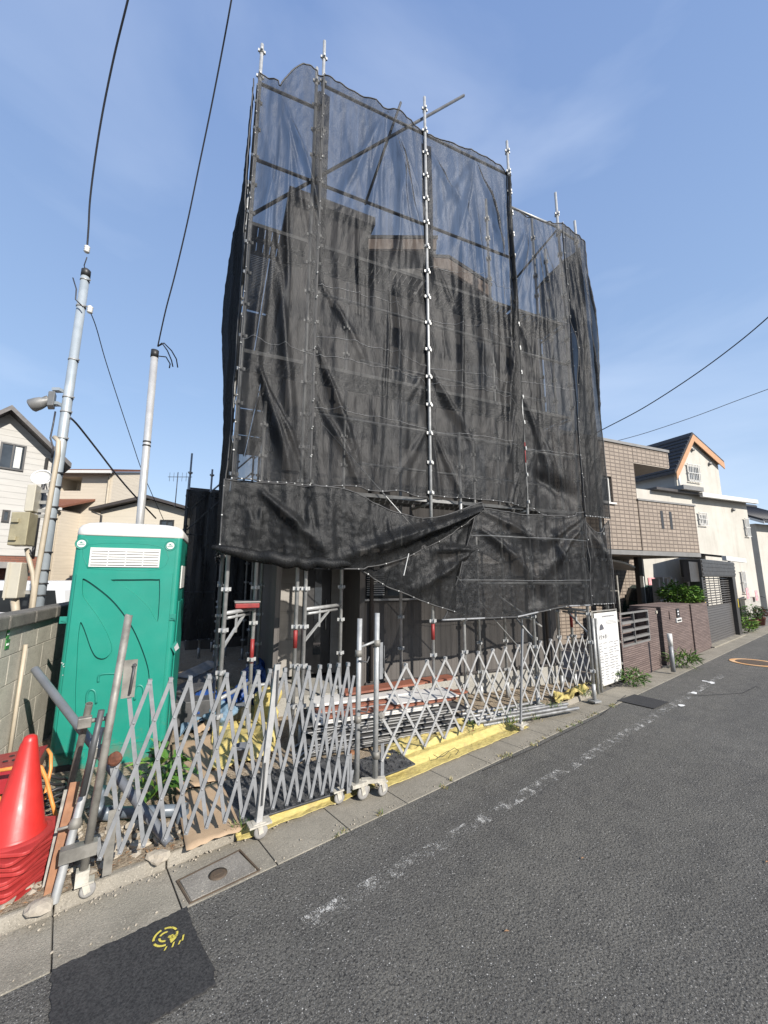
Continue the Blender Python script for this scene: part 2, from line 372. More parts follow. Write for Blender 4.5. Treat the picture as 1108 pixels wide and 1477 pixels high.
mt['btile'] = tile('brown_wall_tile', (.30,.245,.195), (.24,.195,.155), (.115,.09,.072), .20, .115, .017)
mt['ptile'] = tile('purple_brown_tile', (.175,.128,.112), (.115,.083,.073), (.04,.027,.025), .34, .04, .004, .5, .8, .35)
mt['redbrick'] = tile('red_brick', (.22,.085,.05), (.17,.065,.04), (.12,.08,.06), .21, .07, .006, .5)
def render_wall():
    t = NT('cream_render'); n = t.noise(.9, 8, rough=.7); vec = t.mapped((2.5, 2.5, .35)); s2 = t.noise(1.2, 7, vec, .7)
    c = t.mix(t.ramp(n, [(.3, 0.0), (.7, 1.0)]), (.49,.465,.415), (.40,.38,.335)); c = t.mix(t.ramp(s2, [(.5, 0.0), (.8, .55)]), c, (.27,.245,.20))
    t.base(c); t.set(.9, 0, .2); t.bump(t.noise(60, 4), .25, .005); return t.m
mt['cream'] = render_wall()
mt['shade'] = M('shaded_cream_wall', (.30,.30,.29), (.25,.25,.245), 1.5, .85)  # cream wall on its shaded side, the shade put into the colour
mt['creamtrim'] = M('orange_bargeboard', (.44,.24,.125), (.38,.205,.105), 5, .6)
def rooftile(name, c, c2, pitch=.28, horiz=True):
    t = NT(name); h, z, uv = t.wallco(); fr = t.math('FRACT', t.math('DIVIDE', z, pitch)); n = t.noise(8, 6)
    col = t.mix(t.ramp(n, [(.3, 0.0), (.7, 1.0)]), c, c2); col = t.mix(t.math('MULTIPLY', t.math('LESS_THAN', fr, .14), .7), col, mul(c, .25))
    t.base(col); t.set(.6); t.bump(fr, .8, .03); t.bump(n, .2, .01); return t.m
mt['roofbrown'] = rooftile('brown_roof', (.205,.082,.048), (.16,.065,.04), .07)
mt['roofdark'] = rooftile('dark_roof', (.03,.03,.034), (.05,.05,.055), .16)
mt['rooftrim'] = M('dark_roof_trim', (.06,.052,.05), (.045,.04,.038), 4, .5)
mt['greytrim'] = M('grey_metal_trim', (.22,.21,.20), (.17,.165,.155), 5, .5, .3)
mt['fascia'] = M('beige_fascia', (.62,.47,.37), (.55,.42,.33), 4, .7)
mt['shutter'] = siding('shutter_slats', (.085,.078,.072), .075, True, (.07,.064,.06), .16, .45, 1.0, .03, .7)
mt['shutterbox'] = M('dark_bronze_metal', (.06,.055,.05), (.048,.044,.041), 4, .45, .3)
mt['slat'] = M('shutter_slat', (.09,.082,.075), (.07,.064,.06), 9, .45, .2)
mt['pink'] = M('faded_red_poster', (.52,.10,.13), (.66,.45,.45), 9, .6)
mt['stickyellow'] = M('yellow_sticker', (.75,.55,.03), None, 8, .5)
mt['signgreen'] = M('green_plate', (.05,.22,.06), (.04,.17,.05), 9, .5)
mt['leafA'] = M('leaf_green', (.075,.17,.025), (.042,.105,.016), 5, .5)
mt['leafB'] = M('leaf_light', (.17,.28,.045), (.10,.19,.03), 5, .5)
mt['leafD'] = M('leaf_dark', (.022,.055,.014), (.016,.038,.010), 5, .5)
mt['grassA'] = M('weed_blade', (.115,.18,.035), (.075,.12,.026), 5, .6)
mt['grassB'] = M('dry_blade', (.32,.27,.12), (.24,.2,.09), 5, .7)
mt['stem'] = M('plant_stem', (.10,.10,.03), (.07,.06,.02), 9, .7)
mt['terracotta'] = M('brown_pot', (.16,.06,.04), (.12,.045,.03), 8, .7)
mt['deadleaf'] = M('dead_leaf', (.26,.15,.07), (.17,.09,.05), 9, .8)
mt['manhole'] = M('iron_manhole', (.12,.085,.055), (.08,.06,.045), 20, .7, .3)
mt['ringorange'] = M('orange_road_ring', (.60,.28,.07), (.62,.46,.30), 4, .7, dirt=.3, dsc=6)
for nm in ('leafA', 'leafB', 'grassA'):
    b = mt[nm].node_tree.nodes['Principled BSDF']; b.inputs['Subsurface Weight'].default_value = 0
def yellowsheet():
    t = NT('yellow_vinyl'); n = t.noise(9, 6); c = t.mix(t.ramp(n, [(.3, 0.0), (.7, 1.0)]), (.50,.41,.15), (.42,.335,.12))
    c = t.mix(t.ramp(t.noise(4, 8, rough=.75), [(.52, 0.0), (.75, .7)]), c, (.30,.245,.15)); t.base(c); t.set(.5, 0, .4); t.bump(t.noise(14, 5), .6, .03); return t.m
mt['yellow'] = yellowsheet()
def mat_black():
    t = NT('black_tread_mat'); t.base(t.mix(t.ramp(t.noise(12, 6), [(.4, 0.0), (.7, 1.0)]), (.035,.037,.04), (.09,.09,.09))); t.set(.38); return t.m
mt['mat'] = mat_black()
def netmat(name, base, alpha_lo, alpha_hi, gloss=.045):
    t = NT(name); n = t.n; n.remove(t.b)
    vec = t.mapped((7, 7, .45)); f1 = t.noise(1.6, 6, vec, .6, .3); f2 = t.noise(26, 4, t.mapped((1.6,1.6,.8)), .7)
    d = t.new('ShaderNodeBsdfDiffuse'); tl = t.new('ShaderNodeBsdfTranslucent'); gl = t.new('ShaderNodeBsdfGlossy')
    col = t.mix(t.ramp(f2, [(.35, 0.0), (.7, 1.0)]), base, mul(base, 1.6))
    t.link(col, d.inputs[0]); t.link(col, tl.inputs[0]); gl.inputs['Roughness'].default_value = .36; gl.inputs[0].default_value = (.5,.5,.5,1)
    bmp = t.new('ShaderNodeBump'); bmp.inputs['Strength'].default_value = .8; bmp.inputs['Distance'].default_value = .010; t.link(t.math('ADD', f2, t.math('MULTIPLY', t.noise(55, 4, None, .75), .6)), bmp.inputs['Height'])
    for s in (d, gl): t.link(bmp.outputs[0], s.inputs['Normal'])
    m1 = t.new('ShaderNodeMixShader'); m1.inputs[0].default_value = .34; t.link(d.outputs[0], m1.inputs[1]); t.link(tl.outputs[0], m1.inputs[2])
    m2 = t.new('ShaderNodeMixShader'); m2.inputs[0].default_value = gloss; t.link(m1.outputs[0], m2.inputs[1]); t.link(gl.outputs[0], m2.inputs[2])
    tr = t.new('ShaderNodeBsdfTransparent'); m3 = t.new('ShaderNodeMixShader')
    a = t.ramp(f1, [(.25, alpha_lo), (.75, alpha_hi)]); t.link(a, m3.inputs[0]); t.link(tr.outputs[0], m3.inputs[1]); t.link(m2.outputs[0], m3.inputs[2]); t.link(m3.outputs[0], t.out.inputs[0])
    return t.m
mt['net'] = netmat('dark_mesh_sheet', (.0215,.022,.023), .58, .80)
mt['netd'] = netmat('dense_mesh_sheet', (.0175,.018,.0185), .82, .95, .030)
mt['hem'] = M('sheet_hem', (.035,.034,.034), (.05,.05,.05), 20, .6)
mt['eyelet'] = M('white_tie', (.55,.55,.53), None, 20, .5)
# ------------------------------------------------------------------ camera, light, sky
cam = bpy.data.cameras.new('camera'); co_ = bpy.data.objects.new('camera', cam); COL.objects.link(co_)
cam.sensor_fit = 'VERTICAL'; cam.sensor_height = 36; cam.sensor_width = 27; cam.lens = CF/1477*36; cam.clip_start = .05; cam.clip_end = 2000
co_.location = (0, 0, CH); co_.rotation_mode = 'QUATERNION'
co_.rotation_quaternion = (Matrix.Rotation(PI/2+CT, 4, 'X') @ Matrix.Rotation(-CR, 4, 'Z')).to_quaternion()
SC.camera = co_
SAZ, SEL = rad(137.5), rad(32)
sd = Vector((math.sin(SAZ)*math.cos(SEL), math.cos(SAZ)*math.cos(SEL), math.sin(SEL)))
sl = bpy.data.lights.new('sun', 'SUN'); sl.energy = 4.7; sl.angle = rad(.53); sl.color = (1, .945, .87)
so = bpy.data.objects.new('sun', sl); COL.objects.link(so); so.rotation_mode = 'QUATERNION'; so.rotation_quaternion = sd.to_track_quat('Z', 'Y'); so.location = (5, -8, 12)
w = bpy.data.worlds.new('World'); SC.world = w; w.use_nodes = True; nt = w.node_tree; bg = nt.nodes['Background']
sky = nt.nodes.new('ShaderNodeTexSky'); sky.sky_type = 'NISHITA'; sky.sun_disc = False; sky.sun_elevation = SEL; sky.sun_rotation = SAZ
sky.air_density = 1.15; sky.dust_density = .6; sky.ozone_density = 1.6; sky.altitude = 0
tc = nt.nodes.new('ShaderNodeTexCoord'); mp = nt.nodes.new('ShaderNodeMapping'); mp.inputs['Scale'].default_value = (1.0, 1.0, 3.6); mp.inputs['Rotation'].default_value = (.12, .25, .4)
cn = nt.nodes.new('ShaderNodeTexNoise'); cn.inputs['Scale'].default_value = 1.2; cn.inputs['Detail'].default_value = 8; cn.inputs['Roughness'].default_value = .48; cn.inputs['Distortion'].default_value = .5
cr = nt.nodes.new('ShaderNodeValToRGB'); cr.color_ramp.elements[0].position = .50; cr.color_ramp.elements[0].color = (0, 0, 0, 1); cr.color_ramp.elements[1].position = .82; cr.color_ramp.elements[1].color = (.26, .26, .26, 1)
mx = nt.nodes.new('ShaderNodeMix'); mx.data_type = 'RGBA'; mx.inputs[7].default_value = (5.2, 5.6, 6.2, 1)
nt.links.new(tc.outputs['Generated'], mp.inputs[0]); nt.links.new(mp.outputs[0], cn.inputs['Vector']); nt.links.new(cn.outputs['Fac'], cr.inputs[0]); nt.links.new(cr.outputs[0], mx.inputs[0])
sx = nt.nodes.new('ShaderNodeSeparateXYZ'); nt.links.new(tc.outputs['Generated'], sx.inputs[0])
gr = nt.nodes.new('ShaderNodeValToRGB'); ge = gr.color_ramp.elements; ge[0].position = 0; ge[0].color = (2.30, 2.95, 3.85, 1); ge[1].position = .9; ge[1].color = (.92, 1.45, 2.78, 1)
e3 = ge.new(.35); e3.color = (1.50, 2.20, 3.42, 1)
nt.links.new(sx.outputs[2], gr.inputs[0]); sm = nt.nodes.new('ShaderNodeMix'); sm.data_type = 'RGBA'; sm.inputs[0].default_value = .84
nt.links.new(sky.outputs[0], sm.inputs[6]); nt.links.new(gr.outputs[0], sm.inputs[7]); nt.links.new(sm.outputs[2], mx.inputs[6]); nt.links.new(mx.outputs[2], bg.inputs[0]); bg.inputs[1].default_value = .15
SC.view_settings.view_transform = 'Standard'; SC.view_settings.look = 'None'; SC.view_settings.exposure = .70; SC.view_settings.gamma = 1
SC.cycles.max_bounces = 6; SC.cycles.transparent_max_bounces = 24; SC.cycles.diffuse_bounces = 3

# ------------------------------------------------------------------ ground, road, gutter
def sheet(name, F, a0, a1, b0, b1, z, m, k='structure'):
    o = MB().poly([F.p(a0,b0,z), F.p(a1,b0,z), F.p(a1,b1,z), F.p(a0,b1,z)]).build(name, m, loc=F.p((a0+a1)/2, (b0+b1)/2, z), rot=F.rot); return kind(o, k)
kind(MB().poly([(-400,-400,-.03),(400,-400,-.03),(400,400,-.03),(-400,400,-.03)]).build('ground', mt['farground'], loc=(0,0,-.03)), 'structure')
sheet('road', FS, -60, 90, -9, 2.905, 0, mt['asphalt'])
mb = MB(); a = .159-.61*18
while a < 40:
    mb.hexa([FS.p(a+.004,2.905,-.05),FS.p(a+.606,2.905,-.05),FS.p(a+.606,3.36,-.05),FS.p(a+.004,3.36,-.05),FS.p(a+.004,2.905,.006),FS.p(a+.606,2.905,.006),FS.p(a+.606,3.36,-.006),FS.p(a+.004,3.36,-.006)])
    a += .61
kind(mb.build('gutter', mt['gutter'], loc=FS.p(0,3.1,0), rot=FS.rot, bevel=.004), 'structure')
mb = MB(); a = .159-.61*18
while a < 7.3:
    h = .062
    mb.hexa([FS.p(a+.004,3.362,-.05),FS.p(a+.606,3.362,-.05),FS.p(a+.606,3.50,-.05),FS.p(a+.004,3.50,-.05),FS.p(a+.004,3.395,h),FS.p(a+.606,3.395,h),FS.p(a+.606,3.50,h),FS.p(a+.004,3.50,h)])
    a += .61
kind(mb.build('kerb', mt['kerb'], loc=FS.p(0,3.4,0), rot=FS.rot, bevel=.012), 'structure')
def site(u, v):
    a_ = -5+13.0*u; sp_ = max(0, min(1, (1.25-a_)*3))*(.6+.5*noise.noise(Vector((a_*3, 1, 0)))); b0_ = 3.49-.13*sp_; b_ = b0_+10*v; p = FS.p(a_, b_, 0)
    k = min(1, v*30); z = .052+max(0, min(1, (3.6-b_)/.04))*sp_*.036+.01*min(1, k*20)*abs(noise.noise(p*14))+k*(.014*noise.noise(p*1.1)+.012*noise.noise(p*3.1)+.007*noise.noise(p*9)); return (p.x, p.y, z)
kind(MB().grid(site, 200, 150).build('dirt_ground', mt['dirt'], loc=FS.p(0,5,0), rot=FS.rot), 'structure')
sheet('entry_pavement', FS, 7.9, 12.5, 3.5, 9, .06, mt['pave'])
# patches and marks on the road
def flat(name, px, z, m, k='structure'):
    P = [G(x, y, z) for x, y in px]
    return kind(MB().poly(P[::-1]).build(name, m), k)
def ragged(C, z, amp, seed):
    r_ = random.Random(seed); out = []
    for i in range(len(C)):
        (a0, b0), (a1, b1) = C[i], C[(i+1) % len(C)]; n_ = max(2, int(math.hypot(a1-a0, b1-b0)/.02))
        for k in range(n_): u_ = k/n_; out.append(FS.p(a0+(a1-a0)*u_+r_.uniform(-amp,amp), b0+(b1-b0)*u_+r_.uniform(-amp,amp), z))
    return out
kind(MB().prism(ragged([(.159,2.905),(.162,2.33),(.80,2.31),(.79,2.90)][::1], .002, .006, 5), (0,0,.009)).build('road_patch', mt['patch'], loc=FS.p(.4,2.5,.0)), 'structure')
kind(MB().poly([FS.p(7.28,2.98,.013),FS.p(7.28,2.45,.013),FS.p(7.85,2.42,.013),FS.p(7.88,2.94,.013)]).build('road_patch', mt['patch']), 'structure')
sheet('road_marking', FS, 1.3, 11, 2.285, 2.405, .005, mt['roadline'])
for (x, y, wd) in ((985,1014,.18),(1003,996,.22),(1028,981,.26),(1018,979,.12)):
    p = G(x, y, .007); r = random.Random(x); pts = []
    for k in range(9):
        t = 2*PI*k/9; pts.append(p+FS.u*math.cos(t)*wd*.5*r.uniform(.4,1.1)+FS.v*math.sin(t)*.06*r.uniform(.6,1.1))
    kind(MB().poly(pts).build('road_marking', mt['roadline2']), 'structure')
# cuts and cracks in the road as thin dark sealed strips
mb = MB()
for px in (((268,1312),(290,1358),(314,1402)),((1073,996),(1093,986),(1100,990)),((1073,996),(1010,1000),(985,998)),((905,1000),(868,1030),(772,1078),(700,1110))):
    P = [G(x, y, .009) for x, y in px]
    for i in range(len(P)-1):
        d = (P[i+1]-P[i]).normalized(); n = Vector((-d.y, d.x, 0))*.006
        mb.poly([P[i]-n, P[i+1]-n, P[i+1]+n, P[i]+n])
kind(mb.build('road_crack', mt['patch']), 'structure')
# sprayed survey mark (two broken rings and three strokes)
mb = MB(); c = G(243, 1353, .016); sq = FS.u; sv = FS.v
def arc(r0, r1, t0, t1):
    pts = []
    for k in range(9): t = rad(t0+(t1-t0)*k/8); pts.append(c+(sq*math.cos(t)+sv*math.sin(t))*r1)
    for k in range(8, -1, -1): t = rad(t0+(t1-t0)*k/8); pts.append(c+(sq*math.cos(t)+sv*math.sin(t))*r0)
    for i in range(8): mb.poly([pts[i], pts[i+1], pts[16-i], pts[17-i]][::-1])
for t0 in (12, 100, 190, 285): arc(.052, .064, t0, t0+72)
arc(.024, .035, 60, 140); arc(.024, .035, 165, 260); arc(.016, .04, 300, 345); arc(.038, .052, 290, 335)
for (da, db, L) in ((-.025,-.09,.02),(.012,-.094,.028),(.042,-.098,.022),(.064,-.085,.036)):
    q = c+sq*da+sv*db; mb.poly([q, q+sq*.009, q+sq*(.009+.014)+sv*L, q+sq*.014+sv*L])
kind(mb.build('survey_mark', mt['spray']), 'structure')
# drain cover let into the gutter
dp = [G(258,1272,.012), G(350,1226,.012), G(379,1256,.012), G(277,1305,.012)]
t = thing('drain_cover', 'weathered concrete drain cover let into the gutter beside the caster wheel', 'drain cover', (dp[0]+dp[2])/2-Vector((0,0,.03)), FS.rot)
cc = sum((p for p in dp), Vector())/4
mb = MB()
for i in range(4):
    p, q = dp[i], dp[(i+1) % 4]; ip, iq = p.lerp(cc, .05), q.lerp(cc, .05)
    mb.prism([p, q, iq, ip][::-1], (0,0,-.03))
mb.build('frame', mt['manhole'], t)
mb = MB(); ins = [p.lerp(cc, .085) for p in dp]; mb.prism(ins[::-1], (0,0,-.03)); lid = mb.build('lid', mt['lid'], t, bevel=.005)
mb = MB(); mb.lathe(cc+Vector((0,0,.001)), [(.055,0),(.06,.003),(.04,.004),(.0001,.003)], 20); mb.beam(cc+FS.u*-.03+Vector((0,0,.004)), cc+FS.u*.03+Vector((0,0,.004)), .02, .006); mb.build('lift_hole', mt['manhole'], lid)
# manhole with its orange surround
mc = (G(1062,952,.008)+G(1120,952,.008))/2; mr = (G(1120,952,0)-G(1062,952,0)).length/2
t = thing('manhole_cover', 'round rusty manhole cover ringed by orange paint on the road', 'manhole', mc-Vector((0,0,.004)))
MB().lathe(mc, [(mr*.78,0),(mr,0),(mr,.004),(mr*.78,.004),(mr*.78,0)], 40, smooth=False).build('painted_ring', mt['ringorange'], t)
mb = MB().lathe(mc, [(.0001,.006),(mr*.76,.006),(mr*.77,0)], 40, smooth=False)
for k in range(-4, 5):
    hw = math.sqrt(max(0, (mr*.6)**2-(k*mr*.13)**2)); mb.beam(mc+FS.u*(-hw)+FS.v*(k*mr*.13)+Vector((0,0,.008)), mc+FS.u*hw+FS.v*(k*mr*.13)+Vector((0,0,.008)), .015, .006)
mb.build('cover', mt['manhole'], t)
for i, (x, y) in enumerate(((731,1342),(1128-20,1240),(842,1237))):
    p = G(x, y, .01); mb = MB().leaf(p, (1,.3*i,.15), (0,0,1), .035, .014); tag(mb.build('fallen_leaf', mt['deadleaf']), ('small brown dead leaf lying mid road' if i == 0 else 'dry brown leaf on the right side of the asphalt' if i == 1 else 'dark dead leaf on the asphalt below the worn white line'), 'leaf')

# ------------------------------------------------------------------ house under construction
hf = FH
th = thing('house', 'dark sided new house behind the scaffold and mesh sheets', 'house', hf.p(.5, 1.0, .05), hf.rot)
OFF = 1.0
def hb(a0, a1, b0, b1, z0, z1): return MB().fbox(hf, a0, a1, b0, b1, z0, z1)
wr_ = [hf.at(515,828,OFF), hf.at(605,866,OFF)]
wz1, wz0 = hf.at(529,822,OFF)[1], hf.at(529,864,OFF)[1]
wa0, wa1 = hf.at(527,845,OFF)[0], hf.at(609,862,OFF)[0]
mb = MB()                                   # main wall with a real window opening
mb.fbox(hf, -.63, wa0, OFF, 7, .40, 7.2); mb.fbox(hf, wa1, 3.25, OFF, 7, .40, 7.2); mb.fbox(hf, wa0, wa1, OFF, 7, .40, wz0); mb.fbox(hf, wa0, wa1, OFF, 7, wz1, 7.2); mb.fbox(hf, wa0, wa1, OFF+.2, 7, wz0, wz1)
mb.build('wall', mt['darkside'], th)
mb = MB().fbox(hf, -.63, .75, OFF-.01, 5, 7.203, 7.75).fbox(hf, .76, 2.1, OFF+.02, 5, 7.203, 7.55)
mb.prism([hf.p(-.63,OFF-.012,7.75), hf.p(.75,OFF-.012,7.75), hf.p(.75,OFF-.012,8.3), hf.p(-.63,OFF-.012,7.88)], hf.v*3)
mb.prism([hf.p(.77,OFF+.03,7.55), hf.p(2.1,OFF+.03,7.55), hf.p(2.1,OFF+.03,7.66), hf.p(.77,OFF+.03,7.95)], hf.v*3); mb.build('upper_wall', mt['paleside'], th)
def fpx(L, off): return [hf.p(*((lambda q: (q[0], off, q[1]))(hf.at(x, y, off)))) for x, y in L]
rf = MB().prism(fpx(((527,343.5),(629,343.5),(629,339),(527,339)), OFF-.32), hf.v*4).prism(fpx(((620,370),(646,371.5),(708,411),(708,407),(646,367),(620,366)), OFF-.27), hf.v*4).build('roof', mt['rooftrim'], th)
MB().prism(fpx(((529,359),(627,359),(627,344),(529,344)), OFF-.31), hf.v*.05).build('fascia', mt['fascia'], rf)
MB().prism(fpx(((622,386),(642,387),(706,427),(706,412),(645,372.5),(622,371)), OFF-.26), hf.v*.05).build('fascia', mt['fascia'], rf)
MB().fbox(hf, 2.2, 3.3, OFF-.06, 6, 7.204, 7.35).build('roof_edge', mt['rooftrim'], th)
# the tall stair tower at the left with the porch recess under it
mb = MB().fbox(hf, -2.0, -.66, OFF-.05, 4.5, 2.45, 8.2); mb.fbox(hf, -2.0, -1.93, OFF-.05, 4.5, .38, 2.45); mb.fbox(hf, -1.93, -.66, 2.0, 4.5, .38, 2.45); mb.fbox(hf, -.74, -.66, OFF-.05, 2.0, .38, 2.45)
tw = mb.build('tower', mt['darkside'], th)
MB().fbox(hf, -2.1, -.58, OFF-.17, 4.6, 8.2, 8.36).build('parapet_cap', mt['rooftrim'], tw)
mb = MB().fbox(hf, -1.92, -1.42, 1.955, 1.99, .38, 2.43); mb.fbox(hf, -.92, -.75, 1.955, 1.99, .38, 2.43); mb.build('porch_panel', mt['porch'], th)
d = MB().fbox(hf, -1.40, -.94, 1.93, 1.98, .40, 2.38).build('door', mt['darkframe'], th)
MB().fbox(hf, -1.22, -1.10, 1.915, 1.928, .7, 2.2).build('door_glass', mt['glass'], d); MB().tube([hf.p(-1.02,1.89,1.1), hf.p(-1.02,1.89,1.6)], .012).build('handle', mt['galv'], d)
mb = MB(); mb.fbox(hf, -2.0, -1.96, OFF-.03, 4.5, .04, .38); mb.fbox(hf, -.62, 3.24, OFF+.02, 6.9, .04, .40); mb.fbox(hf, -1.955, -.63, OFF+.1, 4.4, .04, .30); mb.build('foundation', mt['found'], th)
MB().fbox(hf, -.62, 3.25, OFF-.025, OFF+.015, .385, .42).build('base_flashing', mt['rooftrim'], th)
wd = MB().fbox(hf, wa0, wa1, OFF+.03, OFF+.08, wz0, wz0+.04).fbox(hf, wa0, wa1, OFF+.03, OFF+.08, wz1-.04, wz1).fbox(hf, wa0, wa0+.04, OFF+.03, OFF+.08, wz0+.04, wz1-.04).fbox(hf, wa1-.04, wa1, OFF+.03, OFF+.08, wz0+.04, wz1-.04).fbox(hf, wa0+.36, wa0+.40, OFF+.03, OFF+.08, wz0+.04, wz1-.04).build('window', mt['darkframe'], th)
MB().fbox(hf, wa0+.04, wa1-.04, OFF+.05, OFF+.06, wz0+.04, wz1-.04).build('pane', mt['glass'], wd)
MB().fbox(hf, wa0-.03, wa1+.03, OFF-.05, OFF+.02, wz0-.03, wz0).build('sill', mt['alul'], wd)
mb = MB()
nb_ = int((wz1-wz0-.1)/.034)
for k in range(nb_): mb.fbox(hf, wa0+.05, wa0+.35, OFF+.035, OFF+.048, wz0+.05+k*.034, wz0+.066+k*.034)
mb.build('blind', mt['whiteframe'], wd)
# upstairs windows seen faintly through the mesh
for (a0, a1, z0, z1) in ((-.2,.35,4.6,5.6),(1.3,2.1,5.6,6.6),(1.2,1.75,3.5,4.5),(2.4,2.9,3.6,4.5)):
    wn = MB().fbox(hf, a0, a1, OFF-.04, OFF-.003, z0, z1).build('window', mt['darkframe'], th)
    mb = MB(); mb.fbox(hf, a0+.05, (a0+a1)/2-.02, OFF-.046, OFF-.041, z0+.05, z1-.05); mb.fbox(hf, (a0+a1)/2+.02, a1-.05, OFF-.046, OFF-.041, z0+.05, z1-.05); mb.build('pane', mt['glass'], wn)
for s_ in (-.55, 2.95): MB().tube([hf.p(s_,OFF-.06,.45), hf.p(s_,OFF-.06,7.1)], .032).build('downpipe', mt['rooftrim'], th)

# ------------------------------------------------------------------ scaffold
sc = thing('scaffold', 'tall galvanised pipe scaffold standing round the dark house', 'scaffold', hf.p(0, 0, .05), hf.rot)
def post(a, b, ztop, z0=.05, red=None, base=True, m='galv', parent=None, name='post', F=None):
    F = F or hf; mb = MB(); p, q = F.p(a, b, z0+.02), F.p(a, b, ztop); mb.tube([p, q], .0243, 10)
    z = .50
    while z < ztop-.1:
        if z > z0+.1:
            c = F.p(a, b, z); mb.lathe(c, [(.024,-.035),(.034,-.035),(.034,.02),(.024,.02)], 10)
            for d in (F.u, -F.u, F.v, -F.v): mb.beam(c+d*.028, c+d*.053, .022, .042)
        z += .45
    if base:
        mb.fbox(F, a-.07, a+.07, b-.07, b+.07, z0-.02, z0+.004); mb.tube([F.p(a,b,z0), F.p(a,b,z0+.25)], .031, 10)
    o = mb.build(name, mt[m], parent or sc)
    if red: MB().tube([F.p(a,b,red[0]), F.p(a,b,red[1])], .0255, 10).build('red_band', mt['redp'], o)
    return o
PS = dict(p1=-2.68, p2=-1.775, p3=-.006, p4=1.767, p5=2.929, p6=3.40)
post(PS['p1'],0,9.62); post(PS['p2'],0,10.27); post(PS['p3'],0,10.2,red=(1.15,1.38)); post(PS['p4'],0,10.18,red=(3.85,4.2)); post(PS['p5'],0,9.54); post(PS['p6'],0,9.08,z0=1.45,base=False)
post(-1.87,.04,9.75,red=(1.15,1.4))
IN = .62
for a, zt, rd in ((-2.31,5.2,(.9,1.2)),(-1.135,6.8,None),(1.20,5.0,None),(1.72,9.5,None),(2.9,9.6,None),(3.22,8.9,(1.1,1.5)),(2.35,4.6,None),(-.2,6.0,None)): post(a, IN, zt, red=rd)
for b, zt in ((1.8,9.2),(3.6,9.2),(5.4,9.2)): post(-2.72, b, zt); post(-2.12, b, zt-1.8)
# an intermediate post between the third and fourth, seen through the lower sheet
post(.52,.03,4.2); 
def rail(p, q, m='galv', r=.0225, name='guard_rail'): return MB().tube([p, q], r, 8).build(name, mt[m], sc)
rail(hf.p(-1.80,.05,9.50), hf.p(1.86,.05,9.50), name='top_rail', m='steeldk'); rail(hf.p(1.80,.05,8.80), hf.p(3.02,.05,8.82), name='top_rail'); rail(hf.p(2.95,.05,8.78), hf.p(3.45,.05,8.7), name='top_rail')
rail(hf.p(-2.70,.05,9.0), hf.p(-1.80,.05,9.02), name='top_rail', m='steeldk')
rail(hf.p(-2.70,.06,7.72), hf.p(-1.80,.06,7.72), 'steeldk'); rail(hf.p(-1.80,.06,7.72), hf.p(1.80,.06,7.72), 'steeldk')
for z in (5.93, 4.14): rail(hf.p(-1.78,.05,z), hf.p(1.77,.05,z)); rail(hf.p(1.77,.05,z-.05), hf.p(2.95,.05,z-.05))
for z in (5.4, 3.7): rail(hf.p(-.9,IN,z), hf.p(1.8,IN,z)); rail(hf.p(1.7,IN,z), hf.p(2.95,IN,z))
for z in (2.62, 1.9): rail(hf.p(.5,.05,z), hf.p(2.95,.05,z))
# braces (seen dark against the sky) and tie bars running past the posts
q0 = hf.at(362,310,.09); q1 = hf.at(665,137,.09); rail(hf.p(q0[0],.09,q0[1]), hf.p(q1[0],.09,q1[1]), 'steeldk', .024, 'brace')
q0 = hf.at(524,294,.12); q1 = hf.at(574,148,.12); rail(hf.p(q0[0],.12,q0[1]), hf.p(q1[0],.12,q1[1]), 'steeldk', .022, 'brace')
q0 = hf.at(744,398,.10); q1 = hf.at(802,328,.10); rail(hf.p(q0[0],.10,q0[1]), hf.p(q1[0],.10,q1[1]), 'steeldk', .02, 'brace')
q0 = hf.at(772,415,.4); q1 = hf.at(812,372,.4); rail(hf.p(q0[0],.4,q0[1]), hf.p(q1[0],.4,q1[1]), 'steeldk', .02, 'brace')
q0 = hf.at(462,610,-.03); q1 = hf.at(748,930,-.03); rail(hf.p(q0[0],-.03,q0[1]), hf.p(q1[0],-.03,q1[1]), 'galv', .008, 'brace')
for a, b0, b1, z in ((-2.7,0,5.5,8.9),(-2.7,0,5.5,7.1),(-2.7,0,5.5,5.3),(-2.7,0,5.5,3.6)): rail(hf.p(a,b0,z), hf.p(a,b1,z))
# decks
def deck(a0, a1, b0, b1, z):
    n = 2; wd_ = (b1-b0)/n
    for k in range(n):
        mb = MB(); c0 = b0+k*wd_+.006; c1 = b0+(k+1)*wd_-.006
        mb.fbox(hf, a0, a1, c0, c0+.02, z-.05, z); mb.fbox(hf, a0, a1, c1-.02, c1, z-.05, z)
        m_ = int((a1-a0)/.09)
        for i in range(m_):
            x0 = a0+(a1-a0)*i/m_; mb.fbox(hf, x0, x0+(a1-a0)/m_-.012, c0+.02, c1-.02, z-.012, z-.004)
        mb.build('deck_plank', mt['deck'], sc)
for z in (3.12, 4.86, 6.72):
    for a0, a1 in ((-1.76,-.03), (.02,1.75), (1.79,2.92)): deck(a0, a1, .04, .56, z)
for z in (4.86, 6.72):
    deck(-2.66, -1.90, .04, .56, z)
    for b0 in (.6, 2.0, 3.4):                # decks along the left return, slats across
        for k in range(2):
            mb = MB(); x0 = -2.66+k*.3
            mb.fbox(hf, x0, x0+.02, b0, b0+1.35, z-.05, z); mb.fbox(hf, x0+.26, x0+.28, b0, b0+1.35, z-.05, z)
            for i in range(38): mb.fbox(hf, x0+.02, x0+.26, b0+i*.0355, b0+i*.0355+.023, z-.012, z-.004)
            mb.build('deck_plank', mt['deck'], sc)
deck(-2.66, -1.80, .04, .56, 3.12)
